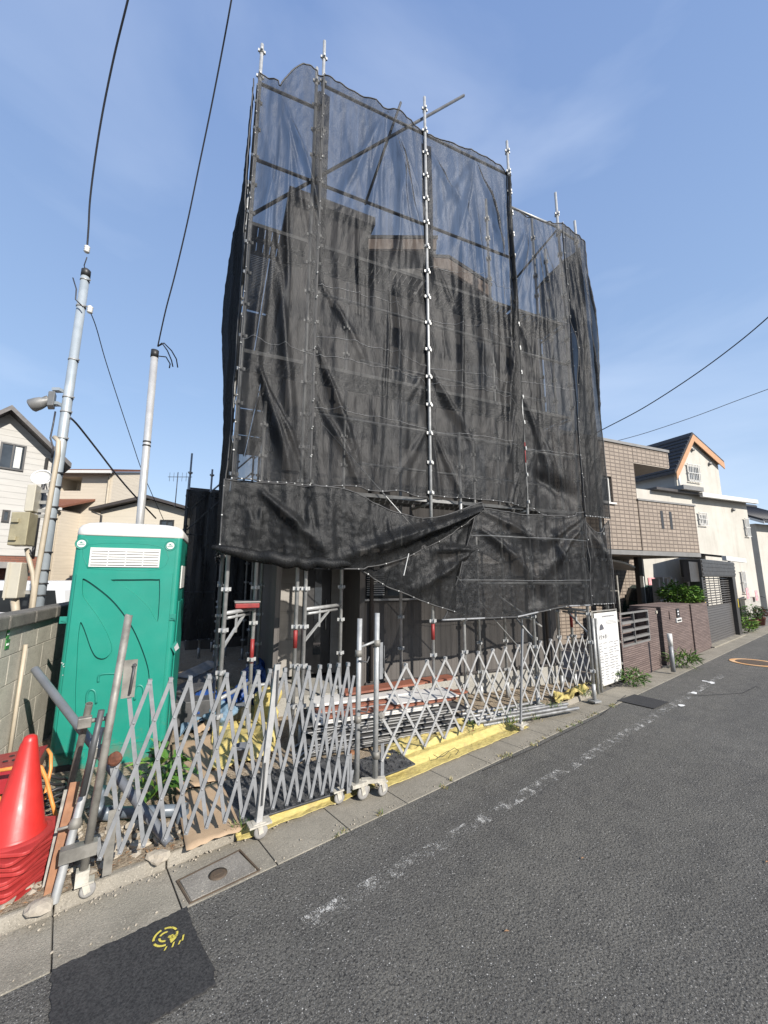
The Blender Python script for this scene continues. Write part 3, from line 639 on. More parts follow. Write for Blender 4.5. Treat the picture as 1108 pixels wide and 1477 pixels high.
# brackets from front posts to the inner posts
def bracket(a0, b0, a1, b1, z, parent=sc):
    p, q = hf.p(a0, b0, z), hf.p(a1, b1, z); mb = MB().tube([p, q], .024, 8); d = (q-p).normalized()
    mb.tube([p+d*.06-Vector((0,0,.055)), q-d*.12-Vector((0,0,.055))], .017, 8)
    mb.beam(p-Vector((0,0,.38)), p+(q-p)*.62-Vector((0,0,.06)), .03, .02); mb.beam(p+(q-p)*.38-Vector((0,0,.02)), p+(q-p)*.38-Vector((0,0,.24)), .03, .02)
    return mb.build('bracket', mt['galv'], parent)
bracket(PS['p2'],0,-1.135,IN,1.60); bracket(PS['p1'],0,-2.31,IN,1.58); bracket(PS['p3'],0,.30,.5,1.42); bracket(PS['p4'],0,1.72,IN,1.42); bracket(PS['p5'],0,2.9,IN,1.45)
for z in (3.05,4.8,6.65):
    for a in ('p1','p2','p3','p4','p5'): MB().tube([hf.p(PS[a],0,z), hf.p(PS[a],IN,z)], .022, 8).build('bracket', mt['galv'], sc)
for z in (.42,): rail(hf.p(-2.68,0,z+.25), hf.p(-2.31,IN,z+.25)); rail(hf.p(-2.31,IN,.62), hf.p(-1.9,IN+.05,.62))
q0 = hf.at(722,860,.3); q1 = hf.at(782,902,.3); rail(hf.p(q0[0],.3,q0[1]), hf.p(q1[0],.3,q1[1]), 'alul', .018, 'brace')
q0 = hf.at(732,722,-.02); rail(hf.p(q0[0],-.02,q0[1]), hf.p(q0[0]+.2,.1,q0[1]-.12), 'alul', .014, 'brace')
q0 = hf.at(582,832,-.35); q1 = hf.at(590,796,-.35)
# ------------------------------------------------------------------ mesh sheets
def seg(p, a, b):
    ax, az = a; bx, bz = b; dx, dz = bx-ax, bz-az; L = dx*dx+dz*dz; t = max(0, min(1, ((p[0]-ax)*dx+(p[1]-az)*dz)/L))
    return math.hypot(p[0]-ax-dx*t, p[1]-az-dz*t), t
def net(name, label, F, s0, s1, zt, zb, folds=(), off=-.045, seed=0, nu=110, nv=150, mat='net', wr=1.0, ties=(), hem=True, swap=False, belly=0.05, group=None, s0f=None, s1f=None, offf=None, seams=()):
    o3 = Vector((seed*5.1, seed*2.3, seed*7.7))
    def fn(u, v):
        sa = s0f(v) if s0f else s0; sb = s1f(v) if s1f else s1
        s = sa+(sb-sa)*u; z = zb(s)+(zt(s)-zb(s))*v
        q = Vector((s, 0, z))
        ed = min(1, 6*min(u, 1-u)+.15)
        o = (offf(u) if offf else off) - belly*math.sin(PI*u)*(.6+.4*math.sin(PI*v))
        o += wr*ed*(.06*noise.noise(Vector((s*3.4, 3, z*.22))+o3)+.018*noise.noise(Vector((s*9, 1, z*.4))+o3))
        r_ = abs(noise.noise(Vector((s*3.6+z*.35, 5, z*.42-s*.3))+o3)); r2 = abs(noise.noise(Vector((s*8-z*1.2, 2, z*2.6))+o3)); r3 = noise.noise(Vector((s*19, 4, z*15))+o3)
        o += wr*(-.055*(.25-r_) - .020*(.25-r2) + .0055*r3)
        ef = min(1, .12+4.5*(1-v))*min(1, .5+5*v)
        for (a, b, w_, A) in folds:
            d, t = seg((s, z), a, b); wl = w_*(.35+.65*t); o -= A*ef*math.exp(-(d/wl)**2)*(.15+.85*math.sin(PI*min(1, t*1.0+.05)))
        ds = .03*wr*ed*noise.noise(Vector((s*1.5, 9, z*1.1))+o3)
        return F.p(s+ds, o, z) if not swap else F.p(o, s+ds, z)
    t = thing(name, label, 'mesh sheet', fn(.5, 0), F.rot, group)
    ob = MB().grid(fn, nu, nv).build('fabric', mt[mat], t)
    for zz in seams:
        pts = []
        for i in range(61):
            u = i/60; s_ = s0+(s1-s0)*u; v = (zz-zb(s_))/(zt(s_)-zb(s_)); pts.append(Vector(fn(u, max(0, min(1, v))))-F.v*.004)
        MB().tube(pts, .0032, 4).build('seam', mt['alu'], t)
    if hem:
        for vv, r in ((0.0, .010), (1.0, .010)):
            mb = MB(); P = [Vector(fn(i/60, vv)) for i in range(61)]; mb.tube(P, r, 5); h = mb.build('hem', mt['hem'], t)
        for uu in (0.0, 1.0):
            MB().tube([Vector(fn(uu, i/60)) for i in range(61)], .009, 5).build('hem', mt['hem'], t)
    mb = MB(); n = 0
    for (uu, vs) in ties:
        for vv in vs:
            c = Vector(fn(uu, vv)); MB().blob(c-F.v*.02, .010*random.uniform(.7,1.25), seed=n, n=1).build('tie', mt['eyelet'], t); n += 1
    for k in range(1, 9):
        for vv in ((0.0,) if hem else ()):
            c = Vector(fn(k/9, vv)); MB().blob(c-F.v*.012, .010, seed=k, n=1).build('tie', mt['eyelet'], t)
    return t, fn
def rad_folds(r, s, zs, ang0, ang1, L, n, w=.05, A=.05):
    out = []
    for z in zs:
        for k in range(n):
            a = rad(r.uniform(ang0, ang1)); l = L*r.uniform(.5,1.1); out.append(((s, z), (s+math.cos(a)*l, z+math.sin(a)*l), w*r.uniform(.7,1.6), A*r.uniform(.5,1.3)))
    return out
def vfolds(r, s0, s1, zt, zb, n, w=.05, A=.06):
    out = []
    for k in range(n):
        s = r.uniform(s0, s1); z1 = r.uniform(zt-.5*(zt-zb), zt); out.append(((s, z1), (s+r.uniform(-.18,.18), z1-r.uniform(.35,.95)*(z1-zb)), w*r.uniform(.6,1.8), A*r.uniform(-.4,1.2)))
    return out
tv = [i/17 for i in range(18)]
r = random.Random(3)
def zt1(s): k = (s+1.775)/1.77; return 9.50-.04*math.sin(PI*k)**2
f1 = rad_folds(r, -.75, (9.35,), -130, -50, 2.6, 9, .06, .09)+rad_folds(r, -1.74, (6.0,5.0,4.3), -86, -58, 2.0, 2, .05, .055)+rad_folds(r, -.05, (5.2,4.2), -125, -95, 1.6, 2, .05, .05)+vfolds(r, -1.5, -.1, 9, 3.2, 13, .042, .085)
net('mesh_sheet', 'dark mesh sheet between the two tallest posts, left of the white central post', hf, -1.775, -.02, zt1, lambda s: 3.14+.02*math.sin(s*9), f1, seams=(5.95,5.18,4.9,4.16), seed=1, offf=lambda u: -.085+.12*max(0,u-.7)/.3, ties=((0, tv),(1, tv)), group='mesh sheets on the scaffold')
def zt2(s): k = (s+.006)/1.77; return 9.49-.10*math.sin(PI*k)**2
f2 = rad_folds(r, .9, (9.2,), -125, -60, 2.4, 8, .06, .08)+rad_folds(r, .03, (9.2,7.2,5.1,4.2), -84, -58, 1.6, 2, .05, .055)+rad_folds(r, 1.74, (6.2,5.0,3.9), -125, -96, 1.5, 2, .05, .06)+vfolds(r, .2, 1.7, 9, 3.2, 13, .042, .085)+[((1.62,9.3),(1.45,3.4),.10,.10)]
net('mesh_sheet', 'dark mesh sheet just right of the white central post, with a folded right edge', hf, .01, 1.76, zt2, lambda s: 3.16-.02*s, f2, seams=(5.95,5.15,4.9,4.14,6.9), seed=2, offf=lambda u: .035-.12*math.sin(PI*u), ties=((0, tv),(1, tv)), group='mesh sheets on the scaffold')
def zt0(s):
    k = (s+2.68)/.9
    return 8.98 if k < .28 else 8.9+.62*math.sin(min(1, (k-.28)/.55)*PI/2)-(.06 if k > .9 else 0) if k > .3 else 8.9
f0 = rad_folds(r, -2.45, (8.9,7.2,4.5), -100, -60, 2.6, 3, .06, .09)+vfolds(r, -2.6, -1.9, 8.8, 3.2, 10, .042, .075)+[((-2.3,6),(-2.0,3.3),.09,.1)]
net('mesh_sheet', 'narrow dark mesh sheet at the left corner, its top edge bulging up', hf, -2.70, -1.79, zt0, lambda s: 3.12, f0, seams=(4.9,), seed=3, off=-.085, nu=60, ties=((0, tv),(1, tv)), group='mesh sheets on the scaffold')
f3 = rad_folds(r, 2.2, (8.75,), -115, -70, 2.5, 8, .05, .07)+vfolds(r, 1.85, 2.85, 8.6, 3.2, 10, .042, .075)+rad_folds(r, 1.8, (6.5,5.0), -84, -60, 1.8, 2, .05, .05)+[((2.0,3.7),(2.9,3.2),.2,-.12)]
net('mesh_sheet', 'dark mesh sheet right of the folded edge, hung from the lower top rail', hf, 1.78, 2.93, lambda s: 8.76-.12*math.sin(PI*(s-1.78)/1.15), lambda s: 3.10-.13*math.sin(PI*min(1, max(0, (s-1.9)/1.0))), f3, seams=(5.3,4.1,6.6), seed=4, offf=lambda u: .035-.12*u, nu=80, ties=((1, tv),), group='mesh sheets on the scaffold')
net('mesh_sheet', 'gathered strip of mesh with deep vertical folds at the right corner', hf, 2.93, 3.52, lambda s: 8.75-.35*(s-2.93), lambda s: 3.02, vfolds(r, 2.95, 3.5, 8.7, 3.0, 14, .045, .11), off=-.09, seed=5, nu=60, mat='netd', ties=((0, tv),), group='mesh sheets on the scaffold')
# overlap strip: folded double edge beside the fourth post
net('mesh_sheet', 'doubled dark strip of mesh folded back beside the fourth post', hf, 1.42, 1.80, lambda s: 9.40-.0*(s), lambda s: 3.1, vfolds(r, 1.45, 1.78, 9.3, 3.2, 6, .05, .08), off=.015, seed=6, nu=40, mat='netd', hem=False, group='mesh sheets on the scaffold', s0f=lambda v: 1.50+.22*v)
# left side return of the sheet and the hidden sheets inside
FL = Frame(tuple(hf.p(-2.70, 0, 0))[:2], AZ)
net('mesh_sheet', 'dark mesh sheet along the left side of the scaffold, seen edge on', FL, .03, 5.5, lambda s: 9.0+.06*math.sin(s*4), lambda s: 2.3+.05*math.sin(s*3), vfolds(r, .1, 5.3, 9, 2.4, 16, .08, .09), off=-.06, seed=7, nu=120, nv=90, swap=True, mat='netd', belly=.06, group='mesh sheets on the scaffold')
FRt = Frame(tuple(hf.p(3.50, 0, 0))[:2], AZ)
net('mesh_sheet', 'dark mesh sheet closing the right side of the scaffold behind the corner strip', FRt, .0, 1.1, lambda s: 8.5, lambda s: 1.5, vfolds(r, .05, 1.0, 8.4, 1.6, 8, .05, .08), off=.0, seed=16, nu=50, nv=90, swap=True, mat='netd', belly=.04, group='mesh sheets on the scaffold')
# lower sheets
def up5(s): return 3.10 if s < -1.3 else 3.10-.30*math.sin(PI*min(1, (s+1.3)/2.1))**1.2
def lo5(s):
    if s < -1.05: return 2.26-.17*math.sin(PI*.5*min(1, (s+2.78)/1.2))
    k = (s+1.05)/1.87; return 2.12+.86*max(0, k)**1.55
f5 = [((.8,3.0),(-1.6,2.15),.10,.16), ((.75,2.95),(-1.0,2.25),.06,.12), ((-2.4,3.05),(-1.5,2.2),.10,.09), ((-.9,3.05),(.5,2.75),.08,.08)]+vfolds(r, -2.6, 0, 3.1, 2.2, 8, .06, .05)
net('mesh_sheet', 'loose dark mesh sheet swooping from the lower left corner up to a knot', hf, -2.78, .82, up5, lo5, f5, off=-.10, seed=8, wr=1.5, nu=220, nv=100, mat='netd', belly=.10, ties=((0, (.1,.5,.9)),), group='lower mesh sheets')
# rolled bottom edge of that sheet
mb = MB(); P = [hf.p(-2.86+i*.056, -.20-.05*math.sin(i*.6)+.04*noise.noise(Vector((i*.35,1,0))), 2.33-.16*math.sin(PI*.5*min(1, i*.06/1.4))+.03*noise.noise(Vector((i*.4,7,0)))-.02) for i in range(30)]
mb.tube(P, [.02+.06*math.sin(PI*i/29)**.6*(1+.4*noise.noise(Vector((i*.5,3,2)))) for i in range(30)], 12); tag(mb.build('mesh_roll', mt['netd']), 'rolled bottom edge of the loose mesh sheet above the porch', 'mesh roll')
q7 = hf.at(520,815,-.06)
L7 = [hf.at(x, y, -.06) for x, y in ((508,814),(539,833),(561,847),(582,855),(607,866),(634,875),(690,890))]
def lo7(s):
    for (a, za), (b, zb_) in zip(L7, L7[1:]):
        if s <= b: return za+(zb_-za)*max(0, (s-a)/(b-a))
    return L7[-1][1]
def up7(s): return max(lo7(s)+.03, min(3.02, lo5(s)+.16))
f7 = rad_folds(r, .72, (3.0,2.8,2.4), 165, 235, 1.5, 2, .07, .09)
net('mesh_sheet', 'triangular flap of dark mesh sagging below the swooping sheet', hf, -1.2, .72, up7, lo7, f7, off=-.03, seed=9, wr=1.4, nu=140, nv=90, mat='netd', belly=.10, ties=((1, (.15,.4,.6,.8)),), group='lower mesh sheets')
f6 = [((.75,2.7),(1.75,1.95),.12,.10), ((2.85,2.9),(1.75,1.95),.12,.10), ((.75,3.0),(1.9,2.55),.10,.10), ((2.85,3.0),(1.8,2.5),.10,.08), ((1.75,1.9),(1.8,1.5),.2,-.05)]+vfolds(r, .8, 2.8, 3, 1.5, 6, .06, .04)
def lo6(s): return 1.415 if s < 1.4 else 1.415+.13*min(1, (s-1.4)/.9)
net('mesh_sheet', 'taut dark mesh panel at lower right above the crossed gate, hemmed in grey', hf, .50, 2.93, lambda s: 3.02-.05*math.sin(PI*(s-.7)/2.2)+(.06 if s > 2.7 else 0), lo6, f6, off=-.085, seams=(2.6,1.95), seed=10, nu=160, nv=110, mat='net', wr=1.0, belly=.05, ties=((1, (.1,.4,.7,.97)),), s0f=lambda v: .10+.62*v**.8, group='lower mesh sheets')
mb = MB(); mb.tube([hf.p(.08+i*.1, -.10, lo6(.08+i*.1)) for i in range(29)], .014, 6); tag(mb.build('edge_rope', mt['alu']), 'grey edging along the bottom of the taut lower right mesh', 'edging')
net('mesh_sheet', 'small torn mesh sheet hanging at the lower right corner', hf, 2.93, 3.52, lambda s: 3.0-.25*math.sin(PI*(s-2.93)/.6), lambda s: 1.56, vfolds(r, 2.95, 3.5, 3, 1.6, 5, .06, .07)+[((2.95,3.0),(3.3,2.2),.08,.1)], off=-.07, seed=11, nu=50, nv=60, mat='net', group='lower mesh sheets')
# faint second layer along the posts (sheet edges lapped over each other)
for sx, lb in ((-1.80,'tallest corner post'),(-.006,'white central post')):
    net('mesh_sheet', 'narrow lapped strip of mesh sheet behind the %s' % lb, hf, sx-.05, sx+.14, lambda s: 9.3, lambda s: 3.15, vfolds(r, sx-.03, sx+.12, 9, 3.2, 4, .03, .03), off=.035, seed=int(20+sx*3), nu=14, nv=120, mat='netd', hem=False, belly=.0, group='lapped mesh edges')
# zip ties dangling
mb = MB(); p = hf.at(590,798,-.4); q = hf.at(583,830,-.4); mb.beam(hf.p(p[0],-.4,p[1]), hf.p(q[0],-.4,q[1]), .012, .008); tag(mb.build('tie_strap', mt['eyelet']), 'white strap dangling from the swooping mesh', 'strap')

# ------------------------------------------------------------------ expanding lattice gates
class GF:                                    # gate plane
    def __init__(s, A, B): d = (B-A); d.z = 0; s.az = math.atan2(d.x, d.y); s.F = Frame(A[:2], s.az); s.L = d.length
def caster(parent, c, F, size=.10, side=1):
    rr = size/2; mb = MB(); c = Vector(c)
    mb.fbox(Frame(c[:2], F.az), -.05, .05, -.035, .035, size+.015, size+.027)
    for sg in (-1, 1): mb.beam(c+F.v*.02*sg+Vector((0,0,size+.02)), c+F.v*.02*sg+F.u*.02+Vector((0,0,rr-.01)), .035, .004, up=tuple(F.v))
    o = mb.build('caster', mt['caster'], parent)
    MB().lathe(c+F.u*.02+Vector((0,0,rr))-F.v*.014, [(.0001,0),(rr*.75,0),(rr,.006),(rr,.022),(rr*.75,.028),(.0001,.028)], 20, axis=tuple(F.v)).build('wheel', mt['wheel'], o); return o
def lattice(t, gf, T, B, zT, zB, di, dj, sl, sr, skip=()):
    """bars T[i] -> B[i+di] and T[i] -> B[i+dj], clipped at the end frames"""
    F = gf.F; n = 0
    def ext(L, i):
        if i < 0: return L[0]+(L[1]-L[0])*i
        if i >= len(L): return L[-1]+(L[-1]-L[-2])*(i-len(L)+1)
        return L[i]
    for lay, dd in ((0, di), (1, dj)):
        for i in range(-4, len(T)+5):
            a = ext(T, i); b = ext(B, i+dd); pts = []
            za, zb_ = zT(a), zB(b)
            # clip
            t0, t1 = 0.0, 1.0
            for lim, sg in ((sl, 1), (sr, -1)):
                fa = (a-lim(za))*sg; fb = (b-lim(zb_))*sg
                if fa < -1e-4 and fb < -1e-4: t0 = 2; break
                if fa < -1e-4: t0 = max(t0, fa/(fa-fb))
                elif fb < -1e-4: t1 = min(t1, fa/(fa-fb))
            if t0 >= t1-.08: continue
            P = F.p(a, 0, za); Q = F.p(b, 0, zb_); o_ = F.v*(-.009 if lay else .009)
            p0 = P.lerp(Q, t0)+o_; p1 = P.lerp(Q, t1)+o_; d = (p1-p0).normalized()
            mb = MB().beam(p0-d*.012, p1+d*.012, .0065, .026, up=tuple((d.cross(F.v)).normalized()))
            for k in range(5):
                tt = k/4
                if t0-.01 <= tt <= t1+.01:
                    c = P.lerp(Q, tt)
                    if lay: mb.lathe(c-F.v*.017, [(.0001,0),(.0075,0),(.0085,.004)], 8, axis=tuple(F.v))
            if t0 == 0 and lay:
                mb.fbox(Frame(P[:2], F.az), -.013, .013, -.018, .018, P.z-.018, P.z+.014)
            mb.build('lattice_bar', mt['alu'] if True else None, t); n += 1
A1 = Vector((-1.875, 2.813, 0)); B1 = Vector((-.239, 3.909, 0)); g1 = GF(A1, B1); F1 = g1.F
s1 = lambda px, py: F1.at(px, py)
T1 = [s1(*p)[0] for p in ((218,985),(248,984),(276,982),(303,981),(328.5,978),(353,977),(374,975),(391,973),(412.6,971),(431,970),(447,967.5),(463,965),(477,962),(490,960),(503.6,958),(515,956))]
Bt1 = [s1(*p)[0] for p in ((150,1217),(178,1217),(210.5,1217),(242,1210),(272,1203),(301,1197),(327,1190),(352.5,1184),(375,1178),(396,1172),(416,1167),(434,1160),(451,1154),(467,1148),(481,1142),(495.5,1136),(507,1130))]
zt_a, zt_b = s1(218,985)[1], s1(503.6,958)[1]; zb_a, zb_b = s1(242,1210)[1], s1(495.5,1136)[1]
sA, sB = T1[0], T1[-2]
zT1 = lambda s: zt_a+(zt_b-zt_a)*(s-sA)/(sB-sA); zB1 = lambda s: zb_a+(zb_b-zb_a)*(s-sA)/(sB-sA)
lt = s1(187,890); lb = s1(122,1272)
t = thing('lattice_gate', 'grey expanding lattice gate at left, nearly folded up, with a leaning left post', 'gate', F1.p(g1.L/2, 0, 0), F1.rot, 'expanding site gates')
slant = lambda z: lb[0]+(lt[0]-lb[0])*(z-lb[1])/(lt[1]-lb[1])
lattice(t, g1, T1, Bt1, zT1, zB1, 3, -1, lambda z: slant(z)+.05, lambda z: g1.L-.05)
mb = MB().tube([F1.p(lb[0],0,.12), F1.p(lt[0],0,lt[1])], .0245, 14).tube([F1.p(lt[0]-.006,0,lt[1]-.012), F1.p(lt[0],0,lt[1]+.004)], .020, 14); po = mb.build('post', mt['galvd'], t)
mb = MB().tube([F1.p(slant(.55)-.075,-.02,.62), F1.p(slant(1.05)-.055,-.02,1.12)], .019, 10); mb.build('slide_bar', mt['steeldk'], po)
mb = MB(); mb.fbox(F1, slant(1.28)+.03, slant(1.28)+.11, -.006, .0, 1.17, 1.42); mb.build('latch_plate', mt['galvd'], po)
mb = MB().tube([F1.p(slant(1.2)+.085,-.03,1.20), F1.p(slant(1.3)+.092,-.03,1.38)], .008, 8); mb.blob(F1.p(slant(1.3)+.092,-.03,1.385), .014, n=1); mb.build('latch_rod', mt['steeldk'], po)
mb = MB().blob(F1.p(slant(.8)+.065,-.02,.80), .045, 3, .15, 2, sq=(1,.7,1)); mb.build('clamp', mt['rust'], po)
mb = MB(); mb.fbox(F1, slant(.3)-.14, slant(.3)+.05, -.03, .03, .255, .33); mb.build('foot_clamp', mt['galvd'], po)
mb = MB(); mb.fbox(F1, slant(.35)+.09, slant(.35)+.14, -.004, .0, .10, .48); mb.build('hinge_plate', mt['galvd'], po)
mb = MB().fbox(F1, lb[0]-.035, lb[0]+.035, -.03, .03, .10, .18); mb.build('foot_plate', mt['caster'], po); caster(t, F1.p(lb[0]+.015,0,.012), F1, .085)
# middle stiffener
mtop = s1(400,962); mbot = s1(374,1200)
mb = MB().beam(F1.p(mbot[0],-.03,.12), F1.p(mtop[0],-.03,mtop[1]+.02), .028, .045, up=tuple(F1.u)); st = mb.build('stiffener', mt['alul'], t)
mb = MB().beam(F1.p(mtop[0]-.002,-.056,mtop[1]-.30), F1.p(mtop[0],-.056,mtop[1]-.02), .006, .012, up=tuple(F1.u)); mb.build('slot', mt['steeldk'], st); MB().beam(F1.p(mbot[0]+.01,-.056,.25), F1.p(mbot[0]+.02,-.056,.55), .006, .012, up=tuple(F1.u)).build('slot', mt['steeldk'], st)
mb = MB().fbox(F1, mbot[0]-.08, mbot[0]+.09, -.08, .02, .115, .128); mb.build('base_plate', mt['caster'], st); caster(t, F1.p(mbot[0],-.03,.006), F1, .105)
# right post of the left gate
rp = g1.L; rt = s1(527,892)
mb = MB().tube([F1.p(rp,0,.16), F1.p(rp+.012,0,rt[1])], .0245, 14); po = mb.build('post', mt['galv'], t)
mb = MB().fbox(F1, rp-.10, rp-.055, -.004, 0, .10, .42); mb.fbox(F1, rp-.075, rp-.06, -.012, -.005, .15, .38); mb.build('hinge_plate', mt['alu'], po)
for z in (.62, 1.22, .78):
    MB().tube([F1.p(rp-.01,-.03,z), F1.p(rp+.07,-.05,z-.02), F1.p(rp+.09,-.05,z+.03)], .008, 8).build('hook', mt['steeldk'], po)
for z in (.70, 1.28): MB().lathe(F1.p(rp+.004,0,z), [(.026,-.03),(.034,-.03),(.034,.03),(.026,.03)], 12).build('clamp', mt['galvd'], po)
MB().fbox(F1, rp-.06, rp+.09, -.04, .04, .135, .165).build('foot_plate', mt['caster'], po); caster(t, F1.p(rp+.05,0,.006), F1, .115); caster(t, F1.p(rp-.16,.06,.006), F1, .10)

A2 = Vector((-.066, 3.998, 0)); B2 = Vector((3.574, 7.039, 0)); g2 = GF(A2, B2); F2 = g2.F; s2 = lambda px, py: F2.at(px, py)
T2 = [s2(*p)[0] for p in ((587,957),(617.4,953),(643.9,949),(668.6,944),(691.3,940),(712.2,936),(730.4,933.5),(748.9,932),(765.8,928),(781,925.7),(795.6,923),(808.8,920),(820.9,918),(831.5,915),(841,913),(849.5,912))]
Bt2 = [s2(*p)[0] for p in ((584.5,1085),(614.8,1075),(643.2,1063),(667.6,1055),(692,1046),(713.5,1037),(731.7,1029),(749.4,1022),(767,1017),(783,1010),(797,1005),(811,999),(823,991),(833.5,986),(843.7,981),(852,976))]
zt_a2, zt_b2 = s2(617.4,953)[1], s2(831.5,915)[1]; zb_a2, zb_b2 = s2(614.8,1075)[1], s2(833.5,986)[1]; sA2, sB2 = T2[1], T2[13]
zT2 = lambda s: zt_a2+(zt_b2-zt_a2)*(s-sA2)/(sB2-sA2); zB2 = lambda s: zb_a2+(zb_b2-zb_a2)*(s-sA2)/(sB2-sA2)
t = thing('lattice_gate', 'pale expanding lattice gate pulled wide open from the lumber to the notice board', 'gate', F2.p(g2.L/2, 0, 0), F2.rot, 'expanding site gates')
gend = s2(852,930)[0]
lattice(t, g2, T2, Bt2, zT2, zB2, 2, -2, lambda z: .07, lambda z: gend)
for o in t.children:
    o.data.materials[0] = mt['alul']
lp = s2(549,884)
mb = MB().tube([F2.p(-.01,0,.16), F2.p(.004,0,lp[1])], .0245, 14); po = mb.build('post', mt['galv'], t)
MB().fbox(F2, .055, .095, -.004, 0, .14, .44).build('hinge_plate', mt['alu'], po); MB().fbox(F2, .035, .075, -.004, 0, 1.02, 1.36).build('hinge_plate', mt['alu'], po)
MB().tube([F2.p(.085,-.012,1.04), F2.p(.085,-.012,1.33)], .006, 6).build('latch_rod', mt['steeldk'], po)
for z in (.36, 1.36): MB().lathe(F2.p(0,0,z), [(.026,-.03),(.036,-.03),(.036,.03),(.026,.03)], 12).build('clamp', mt['galvd'], po)
MB().blob(F2.p(.06,0,.69), .035, 5, .2, 1).build('clamp', mt['galvd'], po)
MB().tube([F2.p(-.01,0,1.38), F1.p(rp+.01,0,1.33)], .012, 8).build('coupling', mt['galv'], po)
MB().beam(F2.p(-.12,.06,.15), F2.p(.07,-.05,.15), .05, .035).build('foot_plate', mt['caster'], po); caster(t, F2.p(.04,-.03,.006), F2, .11); caster(t, F2.p(-.09,.07,.006), F2, .10)
c2 = s2(752,905); b2 = s2(750,1040)
mb = MB().beam(F2.p(b2[0],-.03,.10), F2.p(c2[0],-.03,c2[1]), .02, .03, up=tuple(F2.u)); mb.build('stiffener', mt['alu'], t)
MB().fbox(F2, b2[0]-.09, b2[0]+.09, -.09, .03, .108, .12).build('base_plate', mt['caster'], t); caster(t, F2.p(b2[0],-.03,.03), F2, .095)
for px in (856.5, 861.5):
    e = s2(px, 900); MB().tube([F2.p(e[0],.0,.05), F2.p(e[0],0,e[1]+.12)], .024, 12).build('post', mt['galv'], t)
# ------------------------------------------------------------------ portable toilet
tt = thing('portable_toilet', 'green portable toilet with white domed roof standing by the block wall', 'portable toilet', FT.p(.5, .5, .06), FT.rot)
TW, TD, TH0, TH1 = 1.035, 1.05, .10, FT.at(140,775)[1]
def rbox(F, a0, a1, b0, b1, z0, z1, r, n=4):
    pts = []
    for (cx, cy, t0) in ((a1-r,b1-r,0),(a0+r,b1-r,90),(a0+r,b0+r,180),(a1-r,b0+r,270)):
        for k in range(n+1): t = rad(t0+90*k/n); pts.append((cx+r*math.cos(t), cy+r*math.sin(t)))
    return pts
mb = MB(); ring = rbox(FT, 0, TW, 0, TD, 0, 0, .045); n = len(ring)
mb.prism([FT.p(a,b,TH0) for a,b in ring], (0,0,TH1-TH0)); body = mb.build('body', mt['green'], tt, bevel=.008)
mb = MB(); rows = []
for (z, ins) in ((TH1-.004,-.006),(TH1+.012,-.012),(TH1+.075,-.006),(TH1+.115,.018),(TH1+.145,.065),(TH1+.165,.15),(TH1+.178,.27),(TH1+.182,.40)):
    R = rbox(FT, ins, TW-ins, ins, TD-ins, 0, 0, max(.03, .10-ins*.05)); rows.append([FT.p(a,b,z) for a,b in R])
vs = [p for r_ in rows for p in r_]; fs = []
for j in range(len(rows)-1):
    for k in range(n): fs.append((j*n+k, j*n+(k+1) % n, (j+1)*n+(k+1) % n, (j+1)*n+k))
fs.append(tuple((len(rows)-1)*n+k for k in range(n))); fs.append(tuple(range(n))[::-1]); mb.add(vs, fs, 0, True); mb.build('roof', mt['white'], tt, bevel=.006)
mb = MB().prism([FT.p(a,b,.05) for a,b in rbox(FT, -.02, TW+.02, -.02, TD+.02, 0, 0, .04)], (0,0,.06)); mb.build('skid_base', mt['black'], tt)
ft = lambda zx, zy: FT.at(zx/3.693, 720+zy/3.693, -.004)
def emboss(pts, r=.016, parent=None, name='rib', m='greend', close=False):
    P = [ft(*p) for p in pts]; out = []
    for i in range(len(P)-1):               # smooth the outline
        p0 = P[max(i-1,0)]; p1 = P[i]; p2 = P[i+1]; p3 = P[min(i+2, len(P)-1)]
        for k in range(4):
            u = k/4; out.append(tuple(.5*((2*p1[c])+(-p0[c]+p2[c])*u+(2*p0[c]-5*p1[c]+4*p2[c]-p3[c])*u*u+(-p0[c]+3*p1[c]-3*p2[c]+p3[c])*u**3) for c in (0,1)))
    out.append(P[-1]); return MB().tube([FT.p(a, -.003, z) for a, z in out], r, 8).build(name, mt[m], parent)
dr = MB().fbox(FT, .05, TW-.06, -.006, .004, .17, TH1-.04).build('door', mt['green'], tt, bevel=.004)
R_ = [(455,434),(520,475),(600,540),(665,615),(720,700),(765,800),(795,890),(806,965),(812,1150),(800,1390),(770,1430),(470,1440),(425,1400),(412,1085),(418,900),(424,760),(432,690),(440,664),(455,690),(472,735),(495,800),(522,845),(560,856),(592,835),(603,800),(580,730),(530,640),(470,560),(447,518),(446,455)]
C_ = [(604,438),(720,436),(838,435),(857,450),(853,600),(842,660),(800,590),(730,520),(660,472),(610,447)]
def smooth_loop(L, n=4):
    P = [ft(*p) for p in L]; out = []; N = len(P)
    for i in range(N):
        p0, p1, p2, p3 = P[i-1], P[i], P[(i+1) % N], P[(i+2) % N]
        for k in range(n): u = k/n; out.append(tuple(.5*((2*p1[c])+(-p0[c]+p2[c])*u+(2*p0[c]-5*p1[c]+4*p2[c]-p3[c])*u*u+(-p0[c]+3*p1[c]-3*p2[c]+p3[c])*u**3) for c in (0,1)))
    return out
from mathutils.geometry import tessellate_polygon
zb_ = .24; zt_d = ft(600,402)[1]; O_ = [(.055,zb_),(TW-.065,zb_),(TW-.065,zt_d),(.055,zt_d)]
loops = [O_, smooth_loop(R_), smooth_loop(C_)]; BF, BB = -.034, -.0055
flat_ = [p for L in loops for p in L]; tris = tessellate_polygon([[Vector((a, z, 0)) for a, z in L] for L in loops])
mb = MB(); mb.add([FT.p(a, BF, z) for a, z in flat_], [tuple(t_) for t_ in tris])
